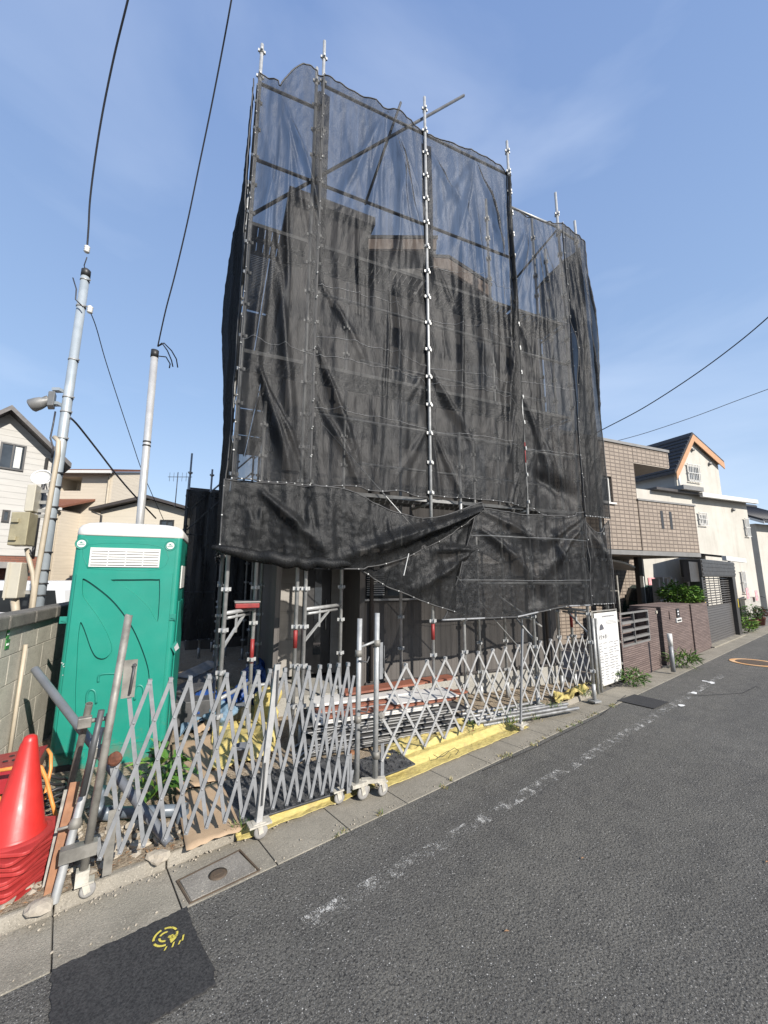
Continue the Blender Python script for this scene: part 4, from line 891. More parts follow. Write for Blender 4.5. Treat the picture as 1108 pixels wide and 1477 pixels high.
for L in loops:
    n_ = len(L); mb.add([FT.p(a, BF, z) for a, z in L]+[FT.p(a, BB, z) for a, z in L], [(k, (k+1) % n_, n_+(k+1) % n_, n_+k) for k in range(n_)])
mb.build('raised_panel', mt['green'], dr)
emboss([(470,1100),(472,1050),(490,1025),(515,1040),(520,1100)], parent=dr, r=.013); emboss([(725,1080),(727,1020),(745,1000),(770,1015),(772,1080)], parent=dr, r=.013); emboss([(530,985),(535,950),(570,940),(640,940),(700,945),(705,985)], parent=dr, r=.013)
emboss([(470,380),(472,255),(860,262),(852,382),(472,380)], parent=dr, r=.005)
emboss([(385,1290),(392,1450),(420,1465),(520,1462),(530,1300)], parent=dr, r=.013)
v0, v1 = ft(487,268), ft(850,372)
vt = MB().fbox(FT, v0[0], v1[0], -.020, -.007, v1[1], v1[1]+.014).fbox(FT, v0[0], v1[0], -.020, -.007, v0[1]-.014, v0[1]).fbox(FT, v0[0], v0[0]+.014, -.020, -.007, v1[1]+.014, v0[1]-.014).fbox(FT, v1[0]-.014, v1[0], -.020, -.007, v1[1]+.014, v0[1]-.014).build('vent', mt['white'], dr)
MB().fbox(FT, v0[0]+.014, v1[0]-.014, -.0085, -.0065, v1[1]+.014, v0[1]-.014).build('recess', mt['black'], vt)
mb = MB(); hgt = v0[1]-v1[1]-.03
for k in range(6):
    z = v1[1]+.020+hgt*(k+.1)/6; mb.hexa([FT.p(v0[0]+.014,-.0185,z),FT.p(v1[0]-.014,-.0185,z),FT.p(v1[0]-.014,-.009,z+.006),FT.p(v0[0]+.014,-.009,z+.006),FT.p(v0[0]+.014,-.0185,z+.019),FT.p(v1[0]-.014,-.0185,z+.019),FT.p(v1[0]-.014,-.009,z+.024),FT.p(v0[0]+.014,-.009,z+.024)])
for k in (1, 2, 3): x = v0[0]+(v1[0]-v0[0])*k/4; mb.fbox(FT, x-.004, x+.004, -.0195, -.009, v1[1]+.014, v0[1]-.014)
mb.build('slat', mt['white'], vt)
for (zx, zy) in ((437,248),(910,256)):
    c = ft(zx, zy); o = MB().lathe(FT.p(c[0],-.006,c[1]), [(.0001,.002),(.045,.002),(.052,.0),(.058,.008),(.062,0)], 24, axis=tuple(-FT.v)).build('emblem', mt['greend'], dr)
    mb = MB(); mb.disc(FT.p(c[0],-.0085,c[1]), .040, -FT.v, .003, 20); mb.build('badge', mt['white'], o)
    mb = MB(); mb.fbox(FT, c[0]-.03, c[0]+.03, -.0135, -.012, c[1]-.012, c[1]-.006); mb.fbox(FT, c[0]-.018, c[0]+.022, -.0135, -.012, c[1]+.004, c[1]+.010); mb.fbox(FT, c[0]-.012, c[0]+.006, -.0135, -.012, c[1]+.013, c[1]+.022); mb.build('badge_mark', mt['greend'], o)
c = ft(940, 795); mb = MB()
mb.prism([FT.p(c[0]-.045,-.006,c[1]), FT.p(c[0],-.006,c[1]-.07), FT.p(c[0]+.035,-.006,c[1]), FT.p(c[0],-.006,c[1]+.075)], -FT.v*.012); mb.build('door_sign', mt['greend'], dr)
MB().prism([FT.p(c[0]-.012,-.019,c[1]), FT.p(c[0]+.005,-.019,c[1]-.045), FT.p(c[0]+.04,-.019,c[1]-.01), FT.p(c[0]+.018,-.019,c[1]+.05)], -FT.v*.006).build('door_latch', mt['alul'], dr)
for zx, zy in ((344,655),(925,636)):
    c = ft(zx, zy); MB().fbox(FT, c[0]-.035, c[0]+.03, -.012, .0, c[1]-.035, c[1]+.035).build('hinge', mt['greend'], dr); MB().prism([FT.p(c[0]-.02,-.013,c[1]-.01), FT.p(c[0]+.025,-.013,c[1]+.02), FT.p(c[0]+.025,-.013,c[1]-.02)], -FT.v*.01).build('hinge', mt['greend'], dr)
mb = MB(); mb.fbox(FT, TW+.001, TW+.012, .2, .75, 1.85, 2.12); mb.build('side_vent', mt['white'], tt)
MB().fbox(FT, TW+.001, TW+.015, .12, .9, .2, 1.7).build('side_panel', mt['green'], tt, bevel=.01)
mb = MB()
for k in range(16): 
    c = ft(random.uniform(330,385), random.uniform(880,1010)); mb.beam(FT.p(c[0],-.006,c[1]), FT.p(c[0]+random.uniform(.008,.035),-.006,c[1]+random.uniform(-.01,.02)), .004, .003, up=tuple(FT.v))
mb.build('paint_scuff', mt['letter'], dr)

# ------------------------------------------------------------------ block wall on the left
bw = thing('block_wall', 'old grey concrete block wall with dark mossy capping at far left', 'wall', FW.p(0, 0, .03), FW.rot)
B0, B1_ = -1.6, 4.5
zc = [.02, .36, .66, .96, 1.24, 1.49]
for k in range(5):
    mb = MB(); b = B0 + (.2 if k % 2 else 0)-.4
    while b < B1_:
        mb.fbox(FW, -.12, 0, max(B0, b)+.0025, min(B1_, b+.397), zc[k]+.003, zc[k+1]-.003); b += .40
    mb.build('block_course', mt['block'], bw, bevel=.004)
mb = MB().fbox(FW, -.115, -.008, B0, B1_, .02, 1.488); mb.build('mortar', mt['cap'], bw)
mb = MB(); b = B0
while b < B1_: mb.fbox(FW, -.17, .05, b+.002, min(B1_, b+.58), 1.495, 1.63); b += .585
mb.build('capping', mt['cap'], bw, bevel=.02)
mb = MB().tube([FW.p(.03,.02,0), FW.p(.03,.04,1.30)], .018, 8); tag(mb.build('conduit', mt['beigepipe'], loc=FW.p(.03,.03,0)), 'beige conduit running up the block wall', 'conduit')
tl = thing('address_plate', 'two small green house number tags on the block wall', 'number plate', FW.p(.005, -.5, 1.2), FW.rot)
def wall_pt(px, py): # point on the block wall face
    r_ = ray(px, py); n_ = FW.u; k = (FW.o.x*n_.x+FW.o.y*n_.y)/(r_.x*n_.x+r_.y*n_.y); return Vector((r_.x*k, r_.y*k, CH+r_.z*k))
WF = Frame(tuple(wall_pt(11, 925))[:2], AZ-PI/2)   # along the wall, seen from the lot (towards the camera on its right)
for (px, py, wv, hv, tx, sz) in ((12,918,.045,.085,'防犯',.020),(11,933,.075,.085,'27-3',.028)):
    c = wall_pt(px, py); q = Frame(tuple(c)[:2], AZ-PI/2); q = Frame(tuple(c+FW.u*.006)[:2], rad(67.4-90))
    pl = MB().fbox(q, -wv/2, wv/2, -.003, .004, c.z-hv/2, c.z+hv/2).build('plate', mt['signgreen'], tl)
    mb = MB(); text_faces(mb, tx, q, -wv*.46, -.005, c.z-sz*.35, sz); mb.build('digits', mt['letter'], pl)

# ------------------------------------------------------------------ cones and barricade
cb = Vector((-2.40, 2.86, .055))
def cone_obj(label):
    t = thing('traffic_cone', label, 'traffic cone', (0,0,0), rad(22), 'stacked red traffic cones')
    mb = MB(); prof = [(.155,.03),(.150,.045),(.142,.05),(.041,.585),(.034,.612),(.018,.622),(.0001,.624)]
    mb.lathe((0,0,0), prof, 36); mb.build('body', mt['cone'], t)
    mb = MB(); R = []
    for (cx, cy, t0) in ((.15,.15,0),(-.15,.15,90),(-.15,-.15,180),(.15,-.15,270)):
        for k in range(5): a = rad(t0+22.5*k); R.append((cx+.045*math.cos(a), cy+.045*math.sin(a)))
    mb.prism([(x,y,0) for x,y in R], (0,0,.022)); mb.lathe((0,0,0), [(.185,.022),(.172,.03),(.155,.033)], 32); mb.build('base', mt['conebase'], t, bevel=.005); return t
c0 = cone_obj('bright red traffic cone on top of the tall stack at lower left')
NC = 9; pit = .033
for k in range(NC):
    c = c0 if k == NC-1 else copy_tree(c0)
    jit = random.Random(k+5); c.location = cb+Vector((jit.uniform(-.018,.018)+(.004*k), jit.uniform(-.015,.015), k*pit)); c.rotation_euler = (jit.uniform(-.018,.018), jit.uniform(-.018,.018), rad(22)+jit.uniform(-.16,.16))
    if k < NC-1: c['label'] = 'scuffed red cone nested in the stack under the bright red top cone'
c0.rotation_euler = (.01, .01, rad(30))
tb = thing('barricade', 'red plastic barricade board with white lettering on an orange pipe frame behind the cones', 'barricade', D(30,1160,3.35), 0)
TLf, TRf, BRf, BLf = D(-60,1122,3.22), D(56,1102,3.35), D(50,1136,3.33), D(-60,1168,3.18)
TLb, TRb = D(-15,1096,3.62), D(70,1078,3.75)
mb = MB(); nb = (TRf-TLf).cross(TLf-BLf).normalized(); mb.prism([BLf, BRf, TRf, TLf], nb*.012); mb.prism([TLf, TRf, TRb, TLb], (0,0,-.015)); mb.prism([TRf, BRf, D(66,1098,3.74), TRb], (.01,0,0))
pn = mb.build('panel', mt['barred'], tb)
mb = MB()
for i in range(4):
    for j in range(2):
        c = TLf.lerp(TRf, .5+.13*i).lerp(TLb.lerp(TRb, .5+.13*i), .35+.33*j); mb.disc(c+Vector((0,0,.001)), .018, (0,0,1), .002, 12)
mb.build('hole', mt['black'], pn)
q = Frame(tuple(TLf.lerp(TRf,.48))[:2], math.atan2((TRf-TLf).x, (TRf-TLf).y)); mb = MB(); text_faces(mb, 'さい', q, -.02, -.03, BLf.lerp(BRf,.5).z+.03, .085); mb.build('lettering', mt['letter'], pn)
def ppath(L, r, m, name, parent): return MB().tube([D(x, y, d) for x, y, d in L], r, 10).build(name, mt[m], parent)
ppath([(-40,1122,3.1),(20,1112,3.15),(52,1106,3.2),(62,1110,3.22),(70,1128,3.24),(78,1160,3.24),(86,1188,3.22)], .013, 'orange', 'frame_pipe', tb)
ppath([(71,1084,3.6),(76,1092,3.58),(76,1112,3.54),(68,1150,3.5),(60,1205,3.42)], .013, 'orange', 'frame_pipe', tb)
ppath([(50,1126,3.3),(68,1120,3.5)], .009, 'orange', 'frame_pipe', tb)
ppath([(2,1150,3.3),(-6,1260,3.2)], .013, 'orange', 'frame_pipe', tb)
# hose coil
mb = MB(); c = D(64,1172,3.5); c.z = .10; P = []
for k in range(90): t = k*.33; P.append(c+Vector((math.cos(t)*(.15+.02*math.sin(k)), math.sin(t)*.12, .03+.0025*k+.01*math.sin(k*1.7))))
mb.tube(P, .012, 6); tag(mb.build('hose_coil', mt['black']), 'coil of black hose on the dirt behind the cones', 'hose')
# loose pipes and timber by the leaning gate post
def stick(name, label, cat, p, q, r, m, box=None):
    mb = MB()
    if box: mb.beam(p, q, box[0], box[1], up=tuple(FS.v))
    else: mb.pipe([p, q], r, r*.82, 16)
    return tag(mb.build(name, mt[m], loc=(p[0],p[1],min(p[2],q[2]))), label, cat)
tp = thing('clamped_pipe', 'short grey scaffold pipe with a swivel clamp beside the leaning gate post', 'pipe', G(93,1190,.05))
mb = MB().pipe([G(93,1190,.05), D(131,1018,3.22)], .0243, .020, 16).build('pipe', mt['galvd'], tp)
cpt = D(124,1044,3.2); MB().fbox(F1, 0,0,0,0,0,0) if False else None
q = Frame(tuple(cpt)[:2], F1.az); MB().fbox(q, -.04, .045, -.035, .035, cpt.z-.04, cpt.z+.035).tube([cpt+q.u*.04, cpt+q.u*.14], .016, 10).fbox(q, .13, .17, -.03, .03, cpt.z-.05, cpt.z+.03).build('clamp', mt['galvd'], tp, bevel=.006)
tp = thing('jack_pipe', 'pale steel pipe with a collar leaning low against the gate post', 'pipe', G(82,1306,.05))
p, q2 = G(82,1306,.05), D(148,1052,2.98); MB().pipe([p, q2], .0243, .02, 16).build('pipe', mt['galv'], tp)
d = (q2-p).normalized(); MB().lathe(p+d*.36, [(.025,0),(.036,.004),(.036,.035),(.03,.05),(.025,.06)], 16, axis=tuple(d)).tube([p+d*.38, p+d*.38-F1.u*.09], .009, 8).build('collar', mt['galvd'], tp)
q = Frame(tuple(p+d*.78)[:2], F1.az); MB().fbox(q, -.035, .04, -.035, .035, (p+d*.78).z-.03, (p+d*.78).z+.04).build('clamp', mt['galvd'], tp, bevel=.008)
stick('timber', 'reddish square timber offcut leaning by the cones', 'timber', G(73,1300,.05), D(111,1131,2.98), 0, 'wood', (.055,.04))
stick('batten', 'thin dark batten leaning beside the reddish timber', 'timber', G(67,1290,.05), D(99,1142,3.0), 0, 'galvd', (.03,.02))
stick('pvc_pipe', 'long grey plastic pipe leaning across from the block wall to the gravel', 'plastic pipe', G(248,1219,.09), D(52,969,3.98), .034, 'pvc')
tp = thing('drain_pipe', 'dark grey plastic drain pipe with an elbow lying on the rubble', 'drain pipe', G(210,1185,.06))
e0, e1 = G(152,1176,.12), G(272,1170,.12)
mb = MB().tube([e0.lerp(e1,-.02)+Vector((0,0,.0)), e0.lerp(e1,.5), e1], .042, 16); mb.tube([e0+Vector((-.01,0,-.0)), e0+Vector((-.06,.02,.03)), e0+Vector((-.075,.03,.10)), e0+Vector((-.06,.04,.17))], .048, 16); mb.build('pipe', mt['pvcd'], tp)
MB().tube([e0.lerp(e1,.10), e0.lerp(e1,.0)], .050, 16).build('socket', mt['pvcd'], tp); MB().tube([e1.lerp(e0,.12), e1], .050, 16).tube([e1.lerp(e0,.04), e1.lerp(e0,.04)-Vector((-.02,.05,.12))], .047, 16).build('socket', mt['pvcd'], tp)
# rubble
mb = MB(); r = random.Random(11)
for k in range(620):
    a = r.uniform(-1.6, 1.4); b = 3.50+abs(r.gauss(0,.45))
    if a > .55 and r.random() < .6: continue
    p = FS.p(a, b, .055); rr = r.choice([.012,.018,.018,.025,.035]); mb.blob(p+Vector((0,0,rr*.3)), rr*r.uniform(.7,1.3), k, .3, 1, sq=(1,1.2,.6))
kind(mb.build('rubble', mt['rock']), 'stuff')
for k, (x, y, s_, lb) in enumerate(((232,1243,.06,'large flat pale stone at the kerb by the plastic pipe end'),(238,1215,.06,'angular pale stone under the lattice gate'),(196,1196,.05,'rounded stone beside the drain pipe'),(150,1232,.05,'small stone left of the rubble by the gate caster'),(60,1318,.06,'broken stone slab chip beside the cone stack'),(205,1225,.05,'stone lying between the first lattice bar tips'))):
    p = G(x, y, .06); tag(MB().blob(p+Vector((0,0,.02)), s_, k+40, .3, 2, sq=(1.3,1,.55)).build('stone', mt['rock']), lb, 'stone', 'stones at the site edge')
mb = MB(); r = random.Random(77)
for k in range(420):
    a = r.uniform(-1.2, 6.5); b = r.choice([2.93+abs(r.gauss(0,.04)), 3.34-abs(r.gauss(0,.04)), 3.34-abs(r.gauss(0,.03))]); mb.blob(FS.p(a, b, .010), r.uniform(.003,.008), k, .3, 1, sq=(1,1.3,.7))
kind(mb.build('grit', mt['rock']), 'stuff')
mb = MB()
for k in range(160):
    a = r.uniform(-.9, 1.2); b = 3.40+abs(r.gauss(0,.10)); mb.leaf(FS.p(a, b, .085), (r.uniform(-1,1), r.uniform(-1,1), r.uniform(-.1,.3)), (0,0,1), r.uniform(.015,.04), r.uniform(.006,.016))
kind(mb.build('leaf_litter', mt['deadleaf']), 'stuff')
# ------------------------------------------------------------------ plants
def bush(name, label, cat, c, rx, ry, rz, n, L, W, mats, stems=5, seed=0, up=.5, group=None):
    r = random.Random(seed); t = thing(name, label, cat, c, 0, group); c = Vector(c); mb = MB(); sm = MB()
    for k in range(stems):
        a = r.uniform(0, 2*PI); e = c+Vector((math.cos(a)*rx*.6, math.sin(a)*ry*.6, rz*r.uniform(.9,1.5))); sm.tube([c+Vector((math.cos(a)*.02,math.sin(a)*.02,0)), c.lerp(e,.5)+Vector((0,0,rz*.1)), e], [.008,.006,.003], 5)
    sm.build('stem', mt['stem'], t)
    for k in range(n):
        while True:
            v = Vector((r.uniform(-1,1), r.uniform(-1,1), r.uniform(-1,1)))
            if .3 < v.length < 1 and noise.noise(v*2.2+Vector((seed,0,0))) > -.25: break
        p = c+Vector((v.x*rx, v.y*ry, rz+v.z*rz)); d = Vector((v.x+r.uniform(-.6,.6), v.y+r.uniform(-.6,.6), up*r.uniform(-.6,1))); mb.leaf(p, d, (r.uniform(-.3,.3), r.uniform(-.3,.3), 1), L*r.uniform(.6,1.2), W*r.uniform(.7,1.2), r.randrange(len(mats)))
    mb.build('foliage', [mt[m] for m in mats], t); return t
bush('weed_plant', 'broad leaved green plant growing behind the lattice by the toilet', 'plant', G(232,1152,.06), .19, .17, .20, 85, .15, .07, ['leafA','leafB','leafA'], 6, 4, .4)
def tufts(name, spots, n, h, mats, seed=0):
    r = random.Random(seed); mb = MB()
    for (p, rr, hh) in spots:
        for k in range(int(n*rr/.1)):
            q = p+Vector((r.gauss(0,rr*.5), r.gauss(0,rr*.5), 0)); L = h*hh*r.uniform(.4,1.2); d = Vector((r.gauss(0,.5), r.gauss(0,.5), 1)).normalized(); x = Vector((r.uniform(-1,1), r.uniform(-1,1), 0)).normalized()*.004; m_ = q+d*L*.6; e = q+d*L+Vector((d.x,d.y,-.3))*L*.3
            mb.add([q-x, q+x, m_+x*.8, m_-x*.8, e], [(0,1,2,3),(3,2,4)], r.randrange(len(mats)))
    return kind(mb.build(name, [mt[m] for m in mats]), 'stuff')
sp = []
r = random.Random(8)
for k in range(26): a = r.uniform(4.15, 5.9); sp.append((FS.p(a, 3.53+abs(r.gauss(0,.06)), .05), r.uniform(.05,.11), r.uniform(.6,1.5)))
for (x, y, R_, H_) in ((345,1200,.07,1.0),(740,1047,.12,1.5),(770,1035,.1,1.3),(800,1022,.12,1.4),(845,1000,.12,1.5),(865,992,.1,1.2)): sp.append((G(x, y, .055), R_, H_))
tufts('weeds', sp, 46, .12, ['grassA','grassA','grassB','leafA'], 2)
sp = [(FS.p(a, 2.90+r.uniform(-.01,.03), .004), r.uniform(.015,.05), r.uniform(.4,1.0)) for a in [2.3,3.05,3.2,4.05,4.15,4.6,4.75,4.9,5.3,5.5,5.62,5.8,6.1,6.2,6.35,1.85,1.95,6.9,7.0]]
tufts('joint_grass', sp, 60, .05, ['grassB','grassA','grassB'], 3)

# ------------------------------------------------------------------ lumber pile and pipes in front of the house
P0 = G(470,1094,.06); rel = P0-hf.o; ps0, po0 = rel.dot(hf.u), rel.dot(hf.v)
r = random.Random(21); z = .085
for k in range(3): 
    a = ps0+.25+k*.8; tag(MB().fbox(hf, a, a+.09, po0-.02, po0+.62, .05, .083).build('bearer', mt['wood'], loc=hf.p(a,po0+.3,.05), rot=hf.rot), 'timber bearer under the stack of dark boards', 'timber', 'bearers under the stack')
for k in range(13):
    h = .018; a0 = ps0-.12+r.uniform(-.12,.1); a1 = ps0+1.75+r.uniform(-.15,.15); b0 = po0+r.uniform(-.03,.06)
    tb_ = thing('dark_board', 'dark board with a pale edge in the low stack under the red brown planks', 'board', hf.p((a0+a1)/2, b0+.3, z), hf.rot, 'dark boards in the stack')
    MB().fbox(hf, a0, a1, b0, b0+.58, z, z+h).build('panel', mt['boardgrey'], tb_)
    MB().fbox(hf, a0, a1, b0-.006, b0, z+.003, z+.012).build('edging', mt['alul' if k % 3 else 'pipepile'], tb_); z += h+.006
for k in range(3):
    a0 = ps0-.05+r.uniform(-.08,.05); tag(MB().fbox(hf, a0, ps0+1.25+.2*k, po0+.01+.02*k, po0+.5, z, z+.016).build('white_board', mt['boardwhite'], loc=hf.p(ps0+.6,po0+.3,z), rot=hf.rot), ('lowest','middle','uppermost')[k]+' of three pale boards lying on the dark board stack', 'board', 'white boards on the stack'); z += .018
r1 = thing
for k, (a0, a1, b0, b1, lb) in enumerate(((.02,1.7,.0,.12,'red brown plank along the front edge of the stack'),(-.05,1.85,.22,.42,'wide red brown plank at the back of the stack'),(.9,1.95,.05,.2,'short red brown plank sticking out at the right of the stack'))):
    zz = z+(.02 if k == 2 else 0); tag(MB().beam(hf.p(ps0+a0,po0+(b0+b1)/2,zz+.01), hf.p(ps0+a1,po0+(b0+b1)/2+.04*k,zz+.03), (b1-b0), .02).build('red_plank', mt['boardred'], loc=hf.p(ps0+a0,po0+b0,zz), rot=hf.rot), lb, 'plank', 'red brown planks')
z += .045
tag(MB().fbox(hf, ps0+.85, ps0+1.75, po0+.03, po0+.45, z, z+.012).build('plasterboard', mt['boardwhite'], loc=hf.p(ps0+1.2,po0+.2,z), rot=hf.rot+.06), 'white panel lying on the red brown planks', 'panel')
tag(MB().fbox(hf, ps0-.05, ps0+1.2, po0+.3, po0+.62, z, z+.03).build('plasterboard', mt['boardwhite'], loc=hf.p(ps0+.5,po0+.45,z), rot=hf.rot), 'pale boards at the back of the stack against the house', 'panel')
tag(MB().beam(hf.p(ps0+.35,po0+.5,z+.07), hf.p(ps0+2.0,po0+.60,z+.09), .22, .025).build('red_plank', mt['boardred'], loc=hf.p(ps0+.4,po0+.5,z+.05), rot=hf.rot), 'topmost red brown plank, long and dark, next to the foundation', 'plank', 'red brown planks')
for k in range(9):
    a0 = ps0+1.85+r.uniform(-.2,.3); b = po0+.05+.11*(k % 5)+r.uniform(0,.03); zz = .085+.05*(k//5)
    t_ = tag(MB().pipe([hf.p(a0,b,zz), hf.p(a0+1.55+r.uniform(-.2,.3),b+r.uniform(-.03,.06),zz)], .0243, .02, 12).build('steel_pipe', mt['pipepile'], loc=hf.p(a0,b,zz-.02)), 'loose steel pipe lying on the ground in front of the concrete foundation', 'pipe', 'loose steel pipes')
for k in range(10):
    a0 = ps0-.1+r.uniform(-.05,.1); b = po0-.04+.075*k; tag(MB().pipe([hf.p(a0-.18,b,.075), hf.p(a0+.35,b,.36)], .011, .008, 8).build('short_bar', mt['pipepile'], loc=hf.p(a0,b,.08)), 'thin grey bar leaning on the left end of the board stack', 'bar', 'thin bars at the end of the stack') if k < 6 else None

# ------------------------------------------------------------------ sheets, cardboard and mats on the ground
def cloth(name, label, cat, px, z, m, n=40, amp=.03, f=3.5, seed=0, group=None, th_=.004, drape=None):
    P = [G(x, y, z) for x, y in px]; o3 = Vector((seed*3.3, seed, 0))
    def fn(u, v):
        p = P[0].lerp(P[1], u).lerp(P[3].lerp(P[2], u), v); e = noise.noise(Vector((u*5, v*5, seed)))*.03
        p = p+Vector((e, -e, 0)); hz = abs(noise.noise(p*f+o3))*amp*1.8+noise.noise(p*f*3+o3)*amp*.35
        q = Vector((p.x, p.y, z+.012+max(0, hz)))
        if drape: q = drape(q)
        return q
    o = MB().grid(fn, n, n).build(name, mt[m]); md = o.modifiers.new('Solid', 'SOLIDIFY'); md.thickness = th_; return tag(o, label, cat, group)
def kerb_drape(q):
    b = (q-FS.o).dot(FS.v)
    if b < 3.5: q = Vector((q.x, q.y, max(.012, .078-.055*max(0, min(1, (3.42-b)/.08)))+.010*abs(noise.noise(q*7))+.004*noise.noise(q*25)))
    return q
cloth('yellow_sheet', 'rumpled yellow vinyl sheet spread in front of the lattice gate and lumber', 'sheet', ((552,1130),(765,1040),(722,1022),(560,1076)), .085, 'yellow', 80, .04, 6, 1, 'yellow sheets on the ground', drape=kerb_drape)
cloth('yellow_sheet', 'crumpled yellow sheet lump at the foot of the notice board', 'sheet', ((806,1018),(852,996),(846,986),(800,1004)), .075, 'yellow', 30, .08, 6, 2, 'yellow sheets on the ground')
cloth('yellow_sheet', 'yellow sheet strip showing along the kerb under the black mat', 'sheet', ((345,1208),(545,1130),(535,1112),(340,1186)), .055, 'yellow', 70, .02, 7, 3, 'yellow sheets on the ground', drape=kerb_drape)
cloth('yellow_sheet', 'heaped yellow sheet around the grey buckets behind the left gate', 'sheet', ((305,1120),(400,1090),(398,985),(312,1000)), .075, 'yellow', 60, .12, 3.2, 4, 'yellow sheets on the ground')
cloth('cardboard_sheet', 'flat cardboard sheet on the dirt behind the lattice, nearer the kerb', 'cardboard', ((272,1232),(352,1200),(322,1130),(256,1150)), .085, 'card', 12, .006, 2, 5, 'cardboard sheets')
cloth('cardboard_sheet', 'cardboard sheet beside the toilet, farther from the kerb', 'cardboard', ((258,1148),(326,1128),(306,1062),(250,1075)), .08, 'card', 12, .012, 2, 6, 'cardboard sheets')
cloth('cloth_heap', 'faded blue cloth heaped beside the toilet corner', 'cloth', ((262,1066),(302,1052),(298,1000),(262,1012)), .07, 'bluepale', 40, .12, 5, 7)
cloth('cardboard_sheet', 'crumpled brown paper heap just behind the cardboard sheets', 'cardboard', ((285,1062),(338,1048),(328,1008),(290,1016)), .07, 'card', 40, .13, 6, 8, 'cardboard sheets')
def tread(name, label, px, z):
    P = [G(x, y, z) for x, y in px]; t = thing(name, label, 'ground mat', P[0], 0, 'black tread mats')
    mb = MB().prism(P, (0,0,.014)); mb.build('mat', mt['mat'], t, bevel=.003)
    mb = MB(); U_, V_ = P[1]-P[0], P[3]-P[0]; nu, nv = int(U_.length/.065), int(V_.length/.065)
    for i in range(nu):
        for j in range(nv):
            c = P[0].lerp(P[1], (i+.5)/nu).lerp(P[3].lerp(P[2], (i+.5)/nu), (j+.5)/nv)+Vector((0,0,.016)); d = (U_.normalized() if (i+j) % 2 else V_.normalized())*.024; mb.beam(c-d, c+d, .012, .008)
    mb.build('tread', mt['mat'], t)
tread('tread_mat', 'black checkered plastic mat behind the folded part of the left gate', ((338,1196),(520,1136),(506,1088),(316,1132)), .075)
tread('tread_mat', 'black checkered plastic mat corner beside the yellow sheet', ((527,1132),(602,1103),(570,1082),(512,1100)), .095)
def bucket(px, py, label, rr, hh):
    t = thing('bucket', label, 'bucket', G(px, py, .16)); c = G(px, py, .16); MB().lathe(c, [(.0001,.0),(rr*.85,0),(rr,hh),(rr*1.08,hh),(rr*1.08,hh-.015),(rr*.96,hh-.004),(rr*.82,.02),(.0001,.02)], 24).build('body', mt['pvc'], t)
    P = [c+Vector((math.cos(a)*rr, math.sin(a)*.02-.03, hh+math.sin(a)*-.02)) for a in [PI*k/10 for k in range(11)]]; MB().tube(P, .004, 6).build('handle', mt['galv'], t)
bucket(346, 1036, 'grey bucket on the yellow sheet, farther one', .10, .16); bucket(350, 1092, 'grey bucket half sunk in the yellow sheet, nearer the gate', .085, .10)
# cables thrown on the yellow sheet
mb = MB(); P = [G(x, y, .09) for x, y in ((628,1088),(634,1092),(642,1090),(650,1083),(658,1078),(664,1082),(660,1088),(651,1090),(655,1084),(664,1078))]; mb.tube(P[:7], .003, 6); tag(mb.build('cable_bit', mt['wire']), 'bit of black cable on the yellow sheet', 'cable')
# things in the passage left of the house
def heap(name, label, cat, c, rx, ry, rz, m, seed, amp=.35):
    mb = MB().blob(c, 1, seed, amp, 5, sq=(rx, ry, rz), smooth=False); c = Vector(c)
    mb.v = [c+(v-c)*(1+.28*abs(noise.noise(v*6+Vector((seed,0,0))))+.12*noise.noise(v*17)) for v in mb.v]; o = mb.build(name, mt[m]); return tag(o, label, cat)
heap('blue_tarp', 'big crumpled blue tarp heap under the scaffold bracket', 'tarp', hf.p(-2.12,1.9,.34), .24, .3, .32, 'blue', 3)
heap('blue_tarp', 'low blue tarp spread left of the corner scaffold post', 'tarp', hf.p(-2.72,1.5,.16), .22, .4, .2, 'blue', 5, .5)
heap('cloth_bag', 'pale lilac plastic bag beside the blue tarp', 'bag', hf.p(-2.62,.9,.22), .16, .14, .14, 'bluepale', 9, .5)
heap('yellow_bag', 'dull yellow sack standing under the scaffold bracket', 'sack', hf.p(-2.05,1.0,.22), .16, .14, .24, 'yellow', 12, .3)
for k, (a, b, z_, lb) in enumerate(((-3.05,1.3,.12,'grey plank lying behind the toilet, lower one'),(-3.0,1.9,.3,'tilted dark board leaning behind the toilet'),(-3.0,2.6,.35,'weathered board stacked deeper in the passage'))):
    tag(MB().beam(hf.p(a-.2,b,z_), hf.p(a+.3,b+.5,z_+.12), .4, .03).build('loose_board', mt['deck' if k != 1 else 'boardgrey'], loc=hf.p(a,b,z_)), lb, 'board')
tag(MB().fbox(hf, -3.3, -2.7, 1.1, 1.5, .05, .38).build('crate', mt['boardgrey'], bevel=.01), 'dark crate standing right behind the toilet', 'crate')
tx = thing('tool_box', 'red and white case resting on the scaffold bracket', 'case', hf.p(-2.42,.39,1.612), hf.rot)
MB().fbox(hf, -2.56, -2.28, .26, .52, 1.612, 1.672).build('body', mt['redp'], tx, bevel=.01); MB().fbox(hf, -2.57, -2.27, .25, .53, 1.674, 1.695).build('lid', mt['greytrim'], tx, bevel=.006)  # shade painted in: white lid coloured grey, body a darker red

